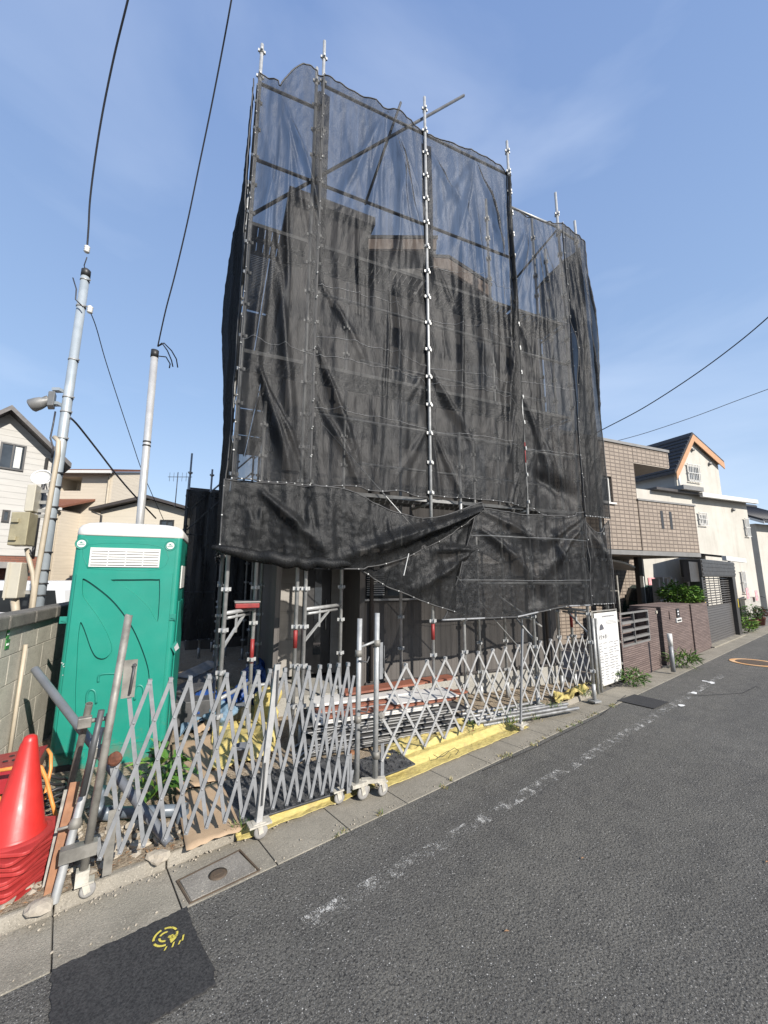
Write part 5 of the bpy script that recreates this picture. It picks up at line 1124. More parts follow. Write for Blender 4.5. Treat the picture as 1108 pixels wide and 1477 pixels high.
# ------------------------------------------------------------------ notice board
FN = Frame(tuple(G(866,990,.05))[:2], AS+rad(1.5)); n1 = FN.at(899,978); n0w = n1[0]; nz = FN.at(857,883)[1]
nb_ = thing('notice_board', 'white construction notice board on a pipe stand between gate and tile wall', 'notice board', FN.p(n0w/2, 0, .04), FN.rot)
MB().fbox(FN, .0, n0w, -.012, .012, .06, nz).build('board', mt['white'], nb_)
mb = MB()
for a in (-.03, n0w+.03): mb.tube([FN.p(a,.02,.04), FN.p(a,.02,nz+.05)], .02, 10)
mb.tube([FN.p(-.03,.02,nz+.03), FN.p(n0w+.03,.02,nz+.03)], .016, 8); mb.tube([FN.p(-.03,.02,.045), FN.p(n0w+.03,.02,.045)], .016, 8); mb.tube([FN.p(.0,.02,.05), FN.p(.0,.5,.04)], .016, 8); mb.tube([FN.p(n0w+.03,.02,.9), FN.p(n0w+.03,.55,.05)], .016, 8); mb.build('pipe_stand', mt['galvd'], nb_)
for z_ in (.35,.75,1.15): MB().blob(FN.p(n0w+.03,-.005,z_), .032, 3, .2, 1).build('clamp', mt['galvd'], nb_)
h = nz-.06; X = lambda u: u*n0w; Z = lambda v: .06+h*(1-v)
mb = MB(); text_faces(mb, '安全★第一', FN, X(.10), -.0125, Z(.365), .085)
mb.prism([FN.p(X(.17),-.0125,Z(.245)), FN.p(X(.36),-.0125,Z(.235)), FN.p(X(.36),-.0125,Z(.21)), FN.p(X(.31),-.0125,Z(.165)), FN.p(X(.26),-.0125,Z(.155)), FN.p(X(.20),-.0125,Z(.18))], FN.v*-.001)
mb.build('slogan', mt['ink'], nb_)
mb = MB(); r = random.Random(4)
def line(u0, u1, v, hh): mb.fbox(FN, X(u0), X(u1), -.0138, -.0125, Z(v)-hh/2, Z(v)+hh/2)
def flush(m='ink2'):
    global mb
    if mb.v: mb.build('text_line', mt[m], nb_)
    mb = MB()
u = .32
while u < .82: wd_ = r.uniform(.03,.06); line(u, u+wd_, .055, .028); u += wd_+.012
flush()
for (v, a, b) in ((.125,.48,.85),(.145,.46,.95),(.165,.46,.9)):
    u = a
    while u < b: wd_ = r.uniform(.02,.05); line(u, u+wd_, v, .010); u += wd_+.012
    flush()
for row in range(15):
    v = .43+row*.036
    for c_ in range(4):
        if r.random() < .12: continue
        u = .06+c_*.225+r.uniform(0,.02); e = u+r.uniform(.10,.19)
        while u < e: wd_ = r.uniform(.015,.04); line(u, u+wd_, v+r.uniform(-.003,.003), .015); u += wd_+.008
        flush()
P = [FN.p(X(.26)+.055*math.cos(t), -.0135, Z(.255)+.045*math.sin(t)) for t in [PI+PI*k/12 for k in range(13)]]; mb.tube(P, .0025, 5)
for dx in (-.05,.05): mb.tube([FN.p(X(.26)+dx,-.0135,Z(.30)), FN.p(X(.26)+dx*1.3,-.0135,Z(.325))], .002, 5)
mb.build('bowing_figure', mt['ink2'], nb_)
for row in (.40, .42): pass
# ------------------------------------------------------------------ utility pole with its boxes
ub = D(55, 880, 6.0); ub.z = 0; ut = D(122, 395, 6.0)
up = thing('utility_pole', 'blue grey steel utility pole carrying ivory meter boxes and a floodlight', 'utility pole', ub)
UP = lambda t: ub.lerp(ut, t)
def upz(z): return UP((z)/(ut.z))
MB().tube([UP(0), UP(.5), UP(1)], [.078,.070,.061], 24).build('shaft', mt['galvpole'], up)
MB().lathe(ut, [(.062,-.10),(.068,-.10),(.068,.02),(.035,.05),(.0001,.05)], 20).build('cap', mt['black'], up)
for py in (408, 446, 523, 577, 598, 636, 686, 706, 735, 752, 800, 826, 845, 862):
    z = D(80, py, 6).z; c = upz(z); rr = .078-.017*z/ut.z
    mb = MB().lathe(c, [(rr,-.012),(rr+.008,-.012),(rr+.008,.012),(rr,.012)], 20); mb.beam(c+Vector((rr,-.02,0)), c+Vector((rr+.045,-.02,0)), .03, .02); mb.build('band', mt['galv' if py < 650 else 'black'], up)
def pbox(x0, y0, x1, y1, d0, d1, m, name, sh_=.035):
    a = D(x0, y1, d0); b = D(x1, y1, d0); t0 = D(x0, y0, d0).z; k_ = d1/d0
    return MB().hexa([Vector((a.x,d0,a.z)),Vector((b.x-sh_,d0,a.z)),Vector(((b.x)*k_,d1,a.z)),Vector((a.x*k_+sh_,d1,a.z)),Vector((a.x,d0,t0)),Vector((b.x-sh_,d0,t0)),Vector((b.x*k_,d1,t0)),Vector((a.x*k_+sh_,d1,t0))]).build(name, mt[m], up, bevel=.012)
b1 = pbox(34, 702, 57, 741, 5.75, 6.0, 'boxw', 'meter_box', .10); b2 = pbox(10, 742, 50, 790, 5.65, 5.95, 'boxy', 'meter_box', .13); b3 = pbox(3, 815, 37, 867, 5.70, 5.95, 'boxw', 'meter_box', .12)
for (x, y) in ((22,754),(18,780)): c = D(x, y, 5.63); MB().fbox(Frame(tuple(c)[:2], PI/2), -.05, .05, -.012, .012, c.z-.03, c.z+.03).build('hasp', mt['boxy'], b2, bevel=.005)
c = D(12, 840, 5.69); MB().fbox(Frame(tuple(c)[:2], PI/2), -.012, .0, -.012, .0, c.z-.28, c.z+.25).build('door_edge', mt['boxw'], b3)
for (x, y) in ((46,712),(46,728),(42,748),(38,832),(36,858),(52,740)):
    c = D(x, y, 5.95); MB().beam(c, Vector((upz(c.z).x, 5.97, c.z)), .03, .05).build('bracket', mt['galv'], up)
def cpath(L, r, m, name, par): return MB().tube([D(*p) for p in L], r, 8).build(name, mt[m], par)
cpath([(78,634,5.9),(84,640,5.87),(83,660,5.86),(76,700,5.86),(68,750,5.86),(60,800,5.86),(53,840,5.86),(47,885,5.86),(44,905,5.86)], .035, 'beigepipe', 'conduit', up)
cpath([(39,795,5.85),(43,812,5.84),(48,830,5.84),(50,850,5.85),(44,895,5.85)], .03, 'beigepipe', 'conduit', up)
cpath([(22,868,5.8),(24,885,5.8),(22,905,5.8)], .05, 'beigepipe', 'conduit', up)
cpath([(79,597,5.9),(76,615,5.88),(72,635,5.88),(76,648,5.88),(74,664,5.9)], .012, 'wire', 'cable', up)
cpath([(50,793,5.8),(46,803,5.8),(44,797,5.8)], .01, 'wire', 'cable', up)
fl = pbox(66, 567, 79, 588, 5.85, 6.02, 'lampgrey', 'floodlight')
MB().fbox(Frame(tuple(D(84,585,5.95))[:2], PI/2), -.12, .02, -.05, .05, D(84,588,5.95).z, D(84,584,5.95).z).fbox(Frame(tuple(D(86,566,5.95))[:2], PI/2), -.10, .02, -.05, .05, D(84,568,5.95).z, D(84,564,5.95).z).build('arm', mt['galvpole'], fl)
c = D(50, 587, 5.85); ax = Vector((-.75,-.2,-.45)).normalized()
MB().lathe(c-ax*.14, [(.025,-.05),(.04,-.02),(.08,.03),(.095,.10),(.10,.19),(.09,.20),(.0001,.19)], 18, axis=tuple(ax)).build('lamp_head', mt['lampgrey'], fl)
MB().disc(c+ax*.062, .082, ax, .006, 18).build('lens', mt['glasslamp'], fl)
MB().tube([c-ax*.2, D(62,578,5.9), D(68,576,5.92)], .03, 8).build('neck', mt['lampgrey'], fl)
cpath([(103,404,5.9),(108,420,5.85),(107,435,5.85),(118,446,5.9)], .01, 'wire', 'cable', up)
for (x, y, d) in ((123,362,5.9),(128,449,5.95)):
    c = D(x, y, d); MB().lathe(c-Vector((0,0,.08)), [(.0001,0),(.03,.01),(.045,.03),(.03,.05),(.045,.07),(.03,.09),(.045,.115),(.02,.14),(.0001,.15)], 14).build('insulator', mt['whiteframe'], up)
cpath([(123,374,5.9),(119,386,5.97),(121,394,6.0)], .008, 'wire', 'cable', up)
# silver service pole
sb = D(206,750,7.5); st_ = D(222,510,7.5); sb.z = 0; sp_ = thing('service_pole', 'slim silver service pole rising behind the toilet roof', 'service pole', sb)
MB().tube([sb, st_], .068, 20).build('shaft', mt['silver'], sp_); MB().lathe(st_, [(.069,-.13),(.073,-.13),(.073,.03),(.0001,.04)], 18).build('cap', mt['black'], sp_)
for py in (640, 645.5): c = sb.lerp(st_, D(214,py,7.5).z/st_.z); MB().lathe(c, [(.068,-.014),(.073,-.014),(.073,.014),(.068,.014)], 18).build('band', mt['black'], sp_)
for k, L in enumerate((((226,502,7.45),(232,497,7.4),(240,508,7.4),(246,522,7.4),(248,531,7.4)),((226,502,7.45),(235,497,7.4),(246,508,7.4),(253,520,7.4),(255,532,7.4)),((228,516,7.45),(238,517,7.4),(244,527,7.4),(243,533,7.4)))): cpath(L, .012, 'wire', 'cable_loop', sp_)
def wirething(L, r, label, name='overhead_wire'):
    return tag(MB().tube([D(*p) for p in L], r, 6).build(name, mt['wire']), label, 'wire')
def curve(L, n=14):
    out = []
    for i in range(len(L)-1):
        p0 = L[max(i-1,0)]; p1 = L[i]; p2 = L[i+1]; p3 = L[min(i+2,len(L)-1)]
        for k in range(n): u = k/n; out.append(tuple(.5*((2*p1[c])+(-p0[c]+p2[c])*u+(2*p0[c]-5*p1[c]+4*p2[c]-p3[c])*u*u+(-p0[c]+3*p1[c]-3*p2[c]+p3[c])*u**3) for c in range(3)))
    return out+[L[-1]]
wirething(curve([(123,362,5.9),(125,330,5.8),(127,290,5.65),(134,230,5.4),(145,160,5.1),(161,80,4.75),(180,0,4.4),(210,-130,3.9)]), .014, 'black overhead wire rising from the top of the blue grey utility pole')
wirething(curve([(226,502,7.45),(237,450,7.1),(251,395,6.8),(268,320,6.4),(284,240,6.0),(300,160,5.6),(315,80,5.2),(329,0,4.8),(350,-130,4.3)]), .013, 'black overhead wire rising from the silver service pole')
wirething(curve([(128,452,5.95),(137,475,6.3),(150,520,6.8),(168,575,7.4),(190,640,8.2),(206,685,8.8),(236,752,10.0)]), .008, 'thin wire dropping from the utility pole past the silver pole')
wirething(curve([(101,606,6.0),(112,617,6.3),(140,652,6.9),(165,684,7.4),(190,713,8.0),(225,750,9)]), .016, 'thick black cable slanting down from the middle of the utility pole')
wirething(curve([(840,632,13.5),(871,616,13),(930,584,12),(1000,538,11),(1060,493,10.2),(1108,452,9.6),(1180,385,8.8)]), .016, 'thicker of two overhead wires over the brown tiled house')
wirething(curve([(880,636,15),(930,622,14.6),(1000,598,14),(1060,575,13.5),(1108,557,13),(1180,530,12.4)]), .011, 'thinner lower overhead wire over the cream gabled house')
# ------------------------------------------------------------------ houses on the left
o = D(64, 750, 13); FA = Frame((o.x, o.y), rad(42)); A = lambda x, y: FA.at(x, y)
ap = A(14,594); er = A(66,650); w0 = ap[0]-(er[0]-ap[0])
t = thing('gabled_house', 'pale sided house with dark gable roof at the left edge', 'house', FA.p(-3,3,0), FA.rot)
MB().prism([FA.p(w0,0,2.6), FA.p(0,0,2.6), FA.p(0,0,er[1]), FA.p(ap[0],0,ap[1]-.15), FA.p(w0,0,er[1])], FA.v*8).build('wall', mt['leftside'], t)
MB().fbox(FA, w0, -.02, .03, 7.9, 0, 2.597).build('lower_wall', mt['redbrick'], t)
sl_ = (ap[1]-er[1])/(er[0]-ap[0]); e2 = .45
rf = MB().prism([FA.p(ap[0],-.5,ap[1]), FA.p(0+e2,-.5,er[1]-sl_*e2), FA.p(0+e2,-.5,er[1]-sl_*e2-.16), FA.p(ap[0],-.5,ap[1]-.16)], FA.v*9).prism([FA.p(ap[0],-.5,ap[1]), FA.p(ap[0],-.5,ap[1]-.16), FA.p(w0-e2,-.5,er[1]-sl_*e2-.16), FA.p(w0-e2,-.5,er[1]-sl_*e2)], FA.v*9).build('roof', mt['rooftrim'], t)
def window(F, x0, y0, x1, y1, t, off=0, fr='darkframe', bars=1, cur=False, gm='glass', grille=0, q=None):
    a, z1 = F.at(x0, y0, off); b, z0 = F.at(x1, y1, off); 
    if q: a, z1, b, z0 = q
    w_ = .05; mb = MB(); mb.fbox(F,a,b,off-.05,off-.002,z0,z0+w_).fbox(F,a,b,off-.05,off-.002,z1-w_,z1).fbox(F,a,a+w_,off-.05,off-.002,z0+w_,z1-w_).fbox(F,b-w_,b,off-.05,off-.002,z0+w_,z1-w_)
    for k in range(bars): x = a+(b-a)*(k+1)/(bars+1); mb.fbox(F,x-.022,x+.022,off-.045,off-.002,z0+w_,z1-w_)
    wn = mb.build('window', mt[fr], t); MB().fbox(F,a+w_,b-w_,off-.022,off-.004,z0+w_,z1-w_).build('pane', mt[gm], wn)
    if cur: MB().fbox(F,(a+b)/2+.05,b-w_-.05,off-.026,off-.023,z0+w_+.03,z1-w_-.03).build('curtain', mt['curtain'], wn)
    if grille:
        g = MB()
        for k in range(grille+1): x = a+(b-a)*k/grille; g.fbox(F,x-.012,x+.012,off-.10,off-.08,z0-.05,z1+.05)
        for z in (z0-.05, (z0+z1)/2, z1+.05): g.fbox(F,a-.06,b+.06,off-.105,off-.075,z-.012,z+.012)
        g.build('grille', mt['whiteframe'], wn)
    return wn
window(FA, 1, 641, 33, 684, t, cur=True); window(FA, 4, 739, 13, 757, t, bars=0)
MB().tube([FA.p(-.15,-.06,2.6), FA.p(-.15,-.06,er[1]-.35)], .05, 8).build('downpipe', mt['darkframe'], t)
MB().fbox(FA, w0, A(18,810)[0], -1.2, 0, 2.2, 2.38).build('porch_roof', mt['greytrim'], t)
dish = D(61, 693, 12.2); td = thing('satellite_dish', 'white satellite dish at the corner of the pale sided house', 'satellite dish', dish-Vector((0,0,.3)))
ax = Vector((.35,-.85,.35)).normalized(); MB().lathe(dish, [(.0001,0),(.15,.02),(.27,.07),(.28,.07),(.15,.03),(.0001,.012)], 20, axis=tuple(ax)).build('reflector', mt['white'], td); MB().tube([dish, dish+Vector((-.1,.25,-.1)), FA.p(0,.1,dish.z-.25)], .02, 6).build('mount', mt['galv'], td)
# beige house with brown roofs
o = D(156, 760, 20); FB = Frame((o.x, o.y), rad(90)); Bq = lambda x, y: FB.at(x, y)
t = thing('beige_house', 'beige sided house with brown roofs and an open upper balcony', 'house', FB.p(-3,3,0), FB.rot)
ez = Bq(156,684)[1]; rz = ez+.62; vx0, vz1 = Bq(86,691); vx1, vz0 = Bq(116,711)
mb = MB(); mb.fbox(FB, -5.5, vx0, 0, 2.3, 0, ez); mb.fbox(FB, vx1, 0, 0, 2.3, 0, ez); mb.fbox(FB, vx0, vx1, 0, 2.3, 0, vz0); mb.fbox(FB, vx0, vx1, 0, 2.3, vz1, ez); mb.fbox(FB, vx0, vx1, 1.2, 2.3, vz0, vz1)
mb.prism([FB.p(0,0,ez), FB.p(0,2.3,ez), FB.p(0,2.3,rz)], FB.u*-5.5); mb.build('wall', mt['beigeside'], t)
rf = MB().prism([FB.p(.15,-.4,ez-.08), FB.p(.15,2.5,rz+.08), FB.p(.15,2.5,rz+.2), FB.p(.15,-.4,ez+.06)], FB.u*-6).build('roof', mt['roofbrown'], t); MB().fbox(FB, -5.8, .15, -.5, -.38, ez-.16, ez-.02).build('gutter_rail', mt['whiteframe'], rf)
MB().fbox(FB, vx0+.3, vx1-.1, 1.15, 1.19, vz0, vz1-.2).build('balcony_door', mt['glass'], t)
z1, z0 = Bq(110,723)[1], Bq(110,740)[1]; x1 = Bq(138,724)[0]; x0 = Bq(119,740)[0]
MB().prism([FB.p(-5.5,-1.4,z0), FB.p(x0,-1.4,z0), FB.p(x1,-.02,z1), FB.p(-5.5,-.02,z1), FB.p(-5.5,-.02,z0-.1), FB.p(-5.5,-1.4,z0-.1)][:4], (0,0,-.1)).build('lower_roof', mt['roofbrown'], t)
MB().fbox(FB, -5.5, x0-.1, -1.2, -.003, 0, z0-.12).build('lower_wall', mt['beigeside'], t); MB().fbox(FB, -5.5, x0+.1, -1.5, -1.4, z0-.2, z0-.08).build('gutter_rail', mt['whiteframe'], t)
MB().tube([FB.p(-.15,-.08,0), FB.p(-.15,-.08,ez-.1)], .05, 8).tube([FB.p(x0-.2,-1.28,0), FB.p(x0-.2,-1.28,z0-.2)], .05, 8).build('downpipe', mt['beigepipe'], t)
# low pale house with a shallow gable
o = D(200, 750, 17); FD = Frame((o.x, o.y), rad(84)); Dq = lambda x, y: FD.at(x, y)
t = thing('pale_house', 'low pale house with a shallow dark edged gable behind the silver pole', 'house', FD.p(0,3,0), FD.rot)
a0, z0 = Dq(146,737); a1, z1 = Dq(216,719); a2, z2 = Dq(275,737)
MB().prism([FD.p(a0,0,0), FD.p(a2,0,0), FD.p(a2,0,z2-.1), FD.p(a1,0,z1-.12), FD.p(a0,0,z0-.1)], FD.v*7).build('wall', mt['beigeside2'], t)
MB().prism([FD.p(a0-.3,-.35,z0-.12), FD.p(a0-.3,-.35,z0), FD.p(a1,-.35,z1+.03), FD.p(a1,-.35,z1-.1)][::-1], FD.v*8).prism([FD.p(a1,-.35,z1-.1), FD.p(a1,-.35,z1+.03), FD.p(a2+.3,-.35,z2), FD.p(a2+.3,-.35,z2-.12)][::-1], FD.v*8).build('roof', mt['rooftrim'], t)
MB().tube([FD.p(a0-.2,-.3,z0-.15), FD.p(a0+.1,-.1,z0-.3), FD.p(a0+.1,-.08,0)], .045, 8).build('downpipe', mt['darkframe'], t)
window(FD, 232, 752, 250, 775, t, bars=1)
# vehicles behind the block wall
def van(name, label, F, L, W, m, zr, zb, zw0, zw1, cat):
    t = thing(name, label, cat, F.p(L/2, W/2, 0), F.rot)
    prof = [(0,zb),(0,.95),(.12,zw0),(.42,zw1),(.6,zr),(L-.3,zr),(L-.08,zw1),(L,zw0),(L,zb)]
    MB().prism([F.p(a,0,z) for a,z in prof], F.v*W).build('body', mt[m], t, bevel=.05)
    mb = MB().prism([F.p(.32,-.004,zw0), F.p(L-.12,-.004,zw0), F.p(L-.22,-.004,zw1), F.p(.6,-.004,zw1)], F.v*-.004).prism([F.p(.16,.12,zw0+.03), F.p(.16,W-.12,zw0+.03), F.p(.40,W-.16,zw1), F.p(.40,.16,zw1)], F.u*-.03); mb.build('window', mt['carglass'], t)
    for a in (.75, L-.75):
        for b in (.0, W-.18): 
            wl = MB().lathe(F.p(a,b-.01,.31), [(.0001,0),(.2,0),(.31,.02),(.31,.2),(.2,.21),(.0001,.21)], 20, axis=tuple(F.v)).build('wheel', mt['rubber'], t); MB().lathe(F.p(a,b-.012,.31), [(.0001,-.004),(.18,-.003),(.19,.01)], 16, axis=tuple(F.v)).build('rim', mt['alul'], wl)
    for b in (.15, W-.4): MB().fbox(F, -.01, .03, b, b+.25, .75, .92).build('headlight', mt['glasslamp'], t)
    return t
o = D(100, 845, 8.2); van('parked_van', 'white van parked behind the block wall, only its dark windows and roof showing', Frame((o.x-4.1, o.y-.3), rad(88)), 4.2, 1.6, 'carwhite', 1.88, .25, 1.28, 1.70, 'van')
o = D(72, 845, 12); van('parked_car', 'dark car with a sloping windscreen parked behind the white van', Frame((o.x, o.y), rad(80)), 4.0, 1.6, 'black', 2.0, .25, 1.5, 1.9, 'car')

# ------------------------------------------------------------------ second scaffolded house far down the passage
FX = Frame(tuple(D(262,800,9.6))[:2], rad(62)); hX = lambda x, y: FX.at(x, y)
t = thing('scaffold', 'lower scaffold with bare post tips at the house behind the toilet', 'scaffold', FX.p(.8,0,0), FX.rot)
for a, zt_ in ((0.05,5.05),(.55,4.7),(1.15,5.6),(1.9,5.2)): post(a, 0, zt_, parent=t, F=FX)
for z in (4.1, 3.0, 1.6): MB().tube([FX.p(0,.0,z), FX.p(2.0,.0,z)], .0225, 8).build('guard_rail', mt['galv'], t)
MB().tube([FX.p(.1,.05,3.6), FX.p(1.6,.05,5.3)], .0225, 8).build('brace', mt['galv'], t); MB().tube([FX.p(.1,.9,3.2), FX.p(1.7,.9,5.0)], .0225, 8).build('brace', mt['galv'], t)
for a in (.05, .9, 1.9): post(a, .8, 4.6, parent=t, F=FX)
r = random.Random(31)
net('mesh_sheet', 'dark mesh sheet on the lower scaffold behind the toilet', FX, 0, 2.2, lambda s: 4.1-.0*s, lambda s: .5, vfolds(r, 0, 2.1, 4, .5, 12, .06, .08), off=-.06, seed=14, nu=70, nv=80, mat='netd')
th2 = thing('house', 'dark unfinished house wrapped in mesh at the end of the passage', 'house', FX.p(1.5,3,0), FX.rot)
MB().fbox(FX, .3, 5, 1.3, 6, 0, 4.2).build('wall', mt['darkside'], th2); MB().fbox(FX, .1, 5.2, 1.1, 6.2, 4.2, 4.4).build('roof', mt['rooftrim'], th2)
q = D(256, 690, 12); t = thing('antenna', 'thin television antenna above the pale house gable', 'antenna', q-Vector((0,0,1)))
MB().tube([q-Vector((0,0,1)), q+Vector((0,0,.15))], .015, 6).build('mast', mt['galv'], t); mb = MB().tube([q+Vector((-.3,0,0)), q+Vector((.45,0,0))], .01, 5)
for k in range(6): mb.tube([q+Vector((-.25+k*.13,0,-.14)), q+Vector((-.25+k*.13,0,.14))], .006, 5)
mb.build('boom', mt['galv'], t)

# ------------------------------------------------------------------ brown tiled house on the right
Q = lambda x, y, off=0: FQ.at(x, y, off)
t = thing('tiled_house', 'brown tiled two storey house with a balcony over its carport', 'house', FQ.p(0, 4, 0), FQ.rot)
s0 = -3.2; sa = Q(916,690)[0]; sp0 = Q(919,720)[0]; sp1 = Q(1002,740)[0]; sr = Q(963,655)[0]; zt_ = 5.92; zp = 4.30; zf = 2.78; zo = Q(940,668)[1]
w0a, w0z1 = Q(866,683); w0b, w0z0 = Q(885,723)
mb = MB(); mb.fbox(FQ, s0, w0a, 0, 7, zf, zt_); mb.fbox(FQ, w0b, sa, 0, 7, zf, zt_); mb.fbox(FQ, w0a, w0b, 0, 7, zf, w0z0); mb.fbox(FQ, w0a, w0b, 0, 7, w0z1, zt_); mb.fbox(FQ, w0a, w0b, .25, 7, w0z0, w0z1)
mb.fbox(FQ, sa+.003, sr, -.003, 7, zo, zt_); mb.fbox(FQ, sa+.003, sr-.1, 1.3, 6.9, zf, zo)
mb.build('wall', mt['btile'], t)
sl0, sl1 = Q(954,735), Q(955.5,760); mb = MB()
mb.fbox(FQ, sp0, sp1, -.02, .14, zf-.02, zp-.05); mb.fbox(FQ, sp1-.15, sp1, .14, 2.2, zf-.02, zp-.05); mb.build('balcony', mt['btile'], t)
for px in (954, 966.5): a = Q(px,745)[0]; MB().fbox(FQ, a-.06, a+.06, -.028, -.021, 3.45, 4.0).build('slit', mt['darkframe'], t)
mb = MB(); mb.fbox(FQ, sp0-.02, sp1+.02, -.05, .16, zp-.05, zp); mb.build('balcony_cap', mt['greytrim'], t); mb = MB(); mb.fbox(FQ, s0, sr+.02, -.04, 7, zt_, zt_+.08); mb.build('parapet_cap', mt['greytrim'], t)
MB().fbox(FQ, sa+.01, sr-.01, .01, 1.29, zo-.03, zo-.004).build('soffit', mt['soffit'], t)
MB().fbox(FQ, s0, sp1-.02, .02, 5, zf-.14, zf-.025).build('soffit', mt['soffit'], t)
MB().fbox(FQ, s0, sp1+.01, -.035, .015, zf-.15, zf-.022).build('soffit_edge', mt['greytrim'], t)
window(FQ, 866, 683, 885, 723, t, off=.12, fr='whiteframe', bars=0, q=(w0a+.01, w0z1-.01, w0b-.01, w0z0+.01)); MB().fbox(FQ, w0a-.05, w0b+.05, -.06, .1, w0z0-.05, w0z0).build('sill', mt['whiteframe'], t)
c = Q(934,706); MB().fbox(FQ, c[0]-.08+.6, c[0]+.08+.6, 1.15, 1.297, zp+.1, zp+.32).build('wall_lamp', mt['boxw'], t, bevel=.02)
sw1 = Q(921,850,2.3)[0]; MB().fbox(FQ, s0, sw1+.2, 2.3, 2.5, 0, zf-.145).build('carport_wall', mt['btile'], t)
cs = Q(926,850,.9)[0]; MB().fbox(FQ, cs-.08, cs+.08, .85, 1.0, 0, zf-.145).build('pillar', mt['shutterbox'], t); MB().tube([FQ.p(cs+.13,.9,0), FQ.p(cs+.13,.9,zf-.15)], .03, 8).build('downpipe', mt['galv'], t)
# curved canopy and its posts
a0 = Q(868,812,1.2)[0]; a1 = Q(915,818,1.2)[0]; zc0 = Q(895,812,1.2)[1]
cn_ = thing('canopy', 'white edged curved canopy at the entrance of the tiled house', 'canopy', FQ.p((a0+a1)/2,1.4,1.9), FQ.rot)
def can(off, dz): return [FQ.p(a0+(a1-a0)*k/12, off, zc0+.12-.30*(k/12)**2.2+dz) for k in range(13)]
mb = MB(); P, R_ = can(1.0,0), can(2.28,.1)
for k in range(12): mb.hexa([P[k]-Vector((0,0,.03)),P[k+1]-Vector((0,0,.03)),R_[k+1]-Vector((0,0,.03)),R_[k]-Vector((0,0,.03)),P[k],P[k+1],R_[k+1],R_[k]])
mb.build('roof_panel', mt['whiteframe'], cn_); mb = MB(); mb.tube(P, .035, 8); mb.tube([P[-1], P[-1]-Vector((0,0,.15))], .03, 8); mb.build('rim', mt['white'], cn_)
gp = Q(886,850,.6)[0]
pg = thing('pole_gate', 'dark upright poles beside the mesh sheet at the tiled house entrance', 'poles', FQ.p(gp,.6,.05), FQ.rot)
for da in (-.05,.18): MB().tube([FQ.p(gp+da,.6,.05), FQ.p(gp+da,.6,2.05)], .03, 8).build('pole', mt['shutterbox' if da < 0 else 'galvd'], pg)
MB().tube([FQ.p(gp-.3,.6,1.6), FQ.p(gp+.18,.6,1.6)], .02, 8).build('crossbar', mt['galvd'], pg)
# street walls
def swall(name, label, x0, x1, yb0, yt0, b=3.36, th_=.22, m='ptile'):
    a0_ = FS.at(x0, yb0, b)[0]; a1_ = FS.at(x1, yb0, b)[0]; return a0_, a1_
ga0 = FS.at(898,925,3.40)[0]; ga1 = FS.at(953,925,3.40)[0]; gt = 1.30
go0, gz1 = FS.at(897,890,3.40); go1, gz0 = FS.at(938,912,3.40); gz0 = .62; gz1 = 1.25; go0 = ga0+.05; go1 = FS.at(938,900,3.4)[0]
t = thing('garden_wall', 'purple brown tiled wall with a slatted metal opening beside the notice board', 'wall', FS.p((ga0+ga1)/2,3.5,0), FS.rot)
mb = MB(); mb.fbox(FS, ga0, ga1, 3.40, 3.62, -.02, gz0); mb.fbox(FS, go1, ga1, 3.40, 3.62, gz0, gt); mb.fbox(FS, ga0, go0, 3.40, 3.62, gz0, gt); mb.build('wall', mt['ptile'], t)
gr = MB(); gr.fbox(FS, go0, go1, 3.40, 3.44, gz0+.003, gz0+.04).fbox(FS, go0, go1, 3.40, 3.44, gz1, gz1+.035).fbox(FS, go0, go0+.035, 3.40, 3.44, gz0+.04, gz1).fbox(FS, go1-.035, go1-.001, 3.40, 3.44, gz0+.04, gz1); gr = gr.build('grille', mt['greytrim'], t)
for k in range(1, 4): z = gz0+(gz1-gz0)*k/4; MB().fbox(FS, go0+.036, go1-.036, 3.39, 3.46, z-.035, z+.012).build('slat', mt['greytrim'], gr)
MB().fbox(FS, go0+(go1-go0)*.42, go0+(go1-go0)*.42+.025, 3.385, 3.42, gz0+.04, gz1).build('upright', mt['greytrim'], gr)
MB().fbox(FS, go0+.01, go1-.01, 3.75, 3.80, .1, 1.1).build('back_panel', mt['ptile'], t)
MB().fbox(FS, ga1-.09, ga1-.03, 3.37, 3.40, 1.18, 1.24).build('gate_lamp', mt['boxw'], t)
pa0 = FS.at(958,910,3.42)[0]; pa1 = FS.at(1026,925,3.42)[0]; pm = (FS.at(1000,910,3.42)[0])
t = thing('planter_wall', 'taller purple brown tiled planter wall with a letter slot and dark nameplate', 'wall', FS.p((pa0+pa1)/2,3.6,0), FS.rot)
MB().fbox(FS, pa0, pm, 3.42, 4.1, -.02, 1.30).fbox(FS, pm, pa1-.02, 3.385, 4.1, -.02, 1.27).build('wall', mt['ptile'], t)
c = FS.at(978,881,3.42); MB().fbox(FS, c[0]-.10, c[0]+.10, 3.40, 3.418, c[1]-.11, c[1]+.11).build('nameplate', mt['black'], t); c = FS.at(979,891,3.42); MB().fbox(FS, c[0]-.2, c[0]+.2, 3.39, 3.418, c[1]-.055, c[1]+.045).build('letter_slot', mt['whiteframe'], t); MB().fbox(FS, c[0]-.15, c[0]+.15, 3.385, 3.389, c[1]-.03, c[1]+.01).build('flap', mt['black'], t)
c = FS.at(978,881,3.42); mb = MB()
for dz in (.04,-.03): mb.fbox(FS, c[0]-.05, c[0]+.03, 3.397, 3.399, c[1]+dz-.02, c[1]+dz+.015)
mb.build('nameplate_mark', mt['letter'], t)
c = FS.at(967,884,3.42); MB().fbox(FS, c[0]-.06, c[0]+.06, 3.40, 3.418, c[1]-.1, c[1]+.09).build('intercom', mt['ptile'], t)
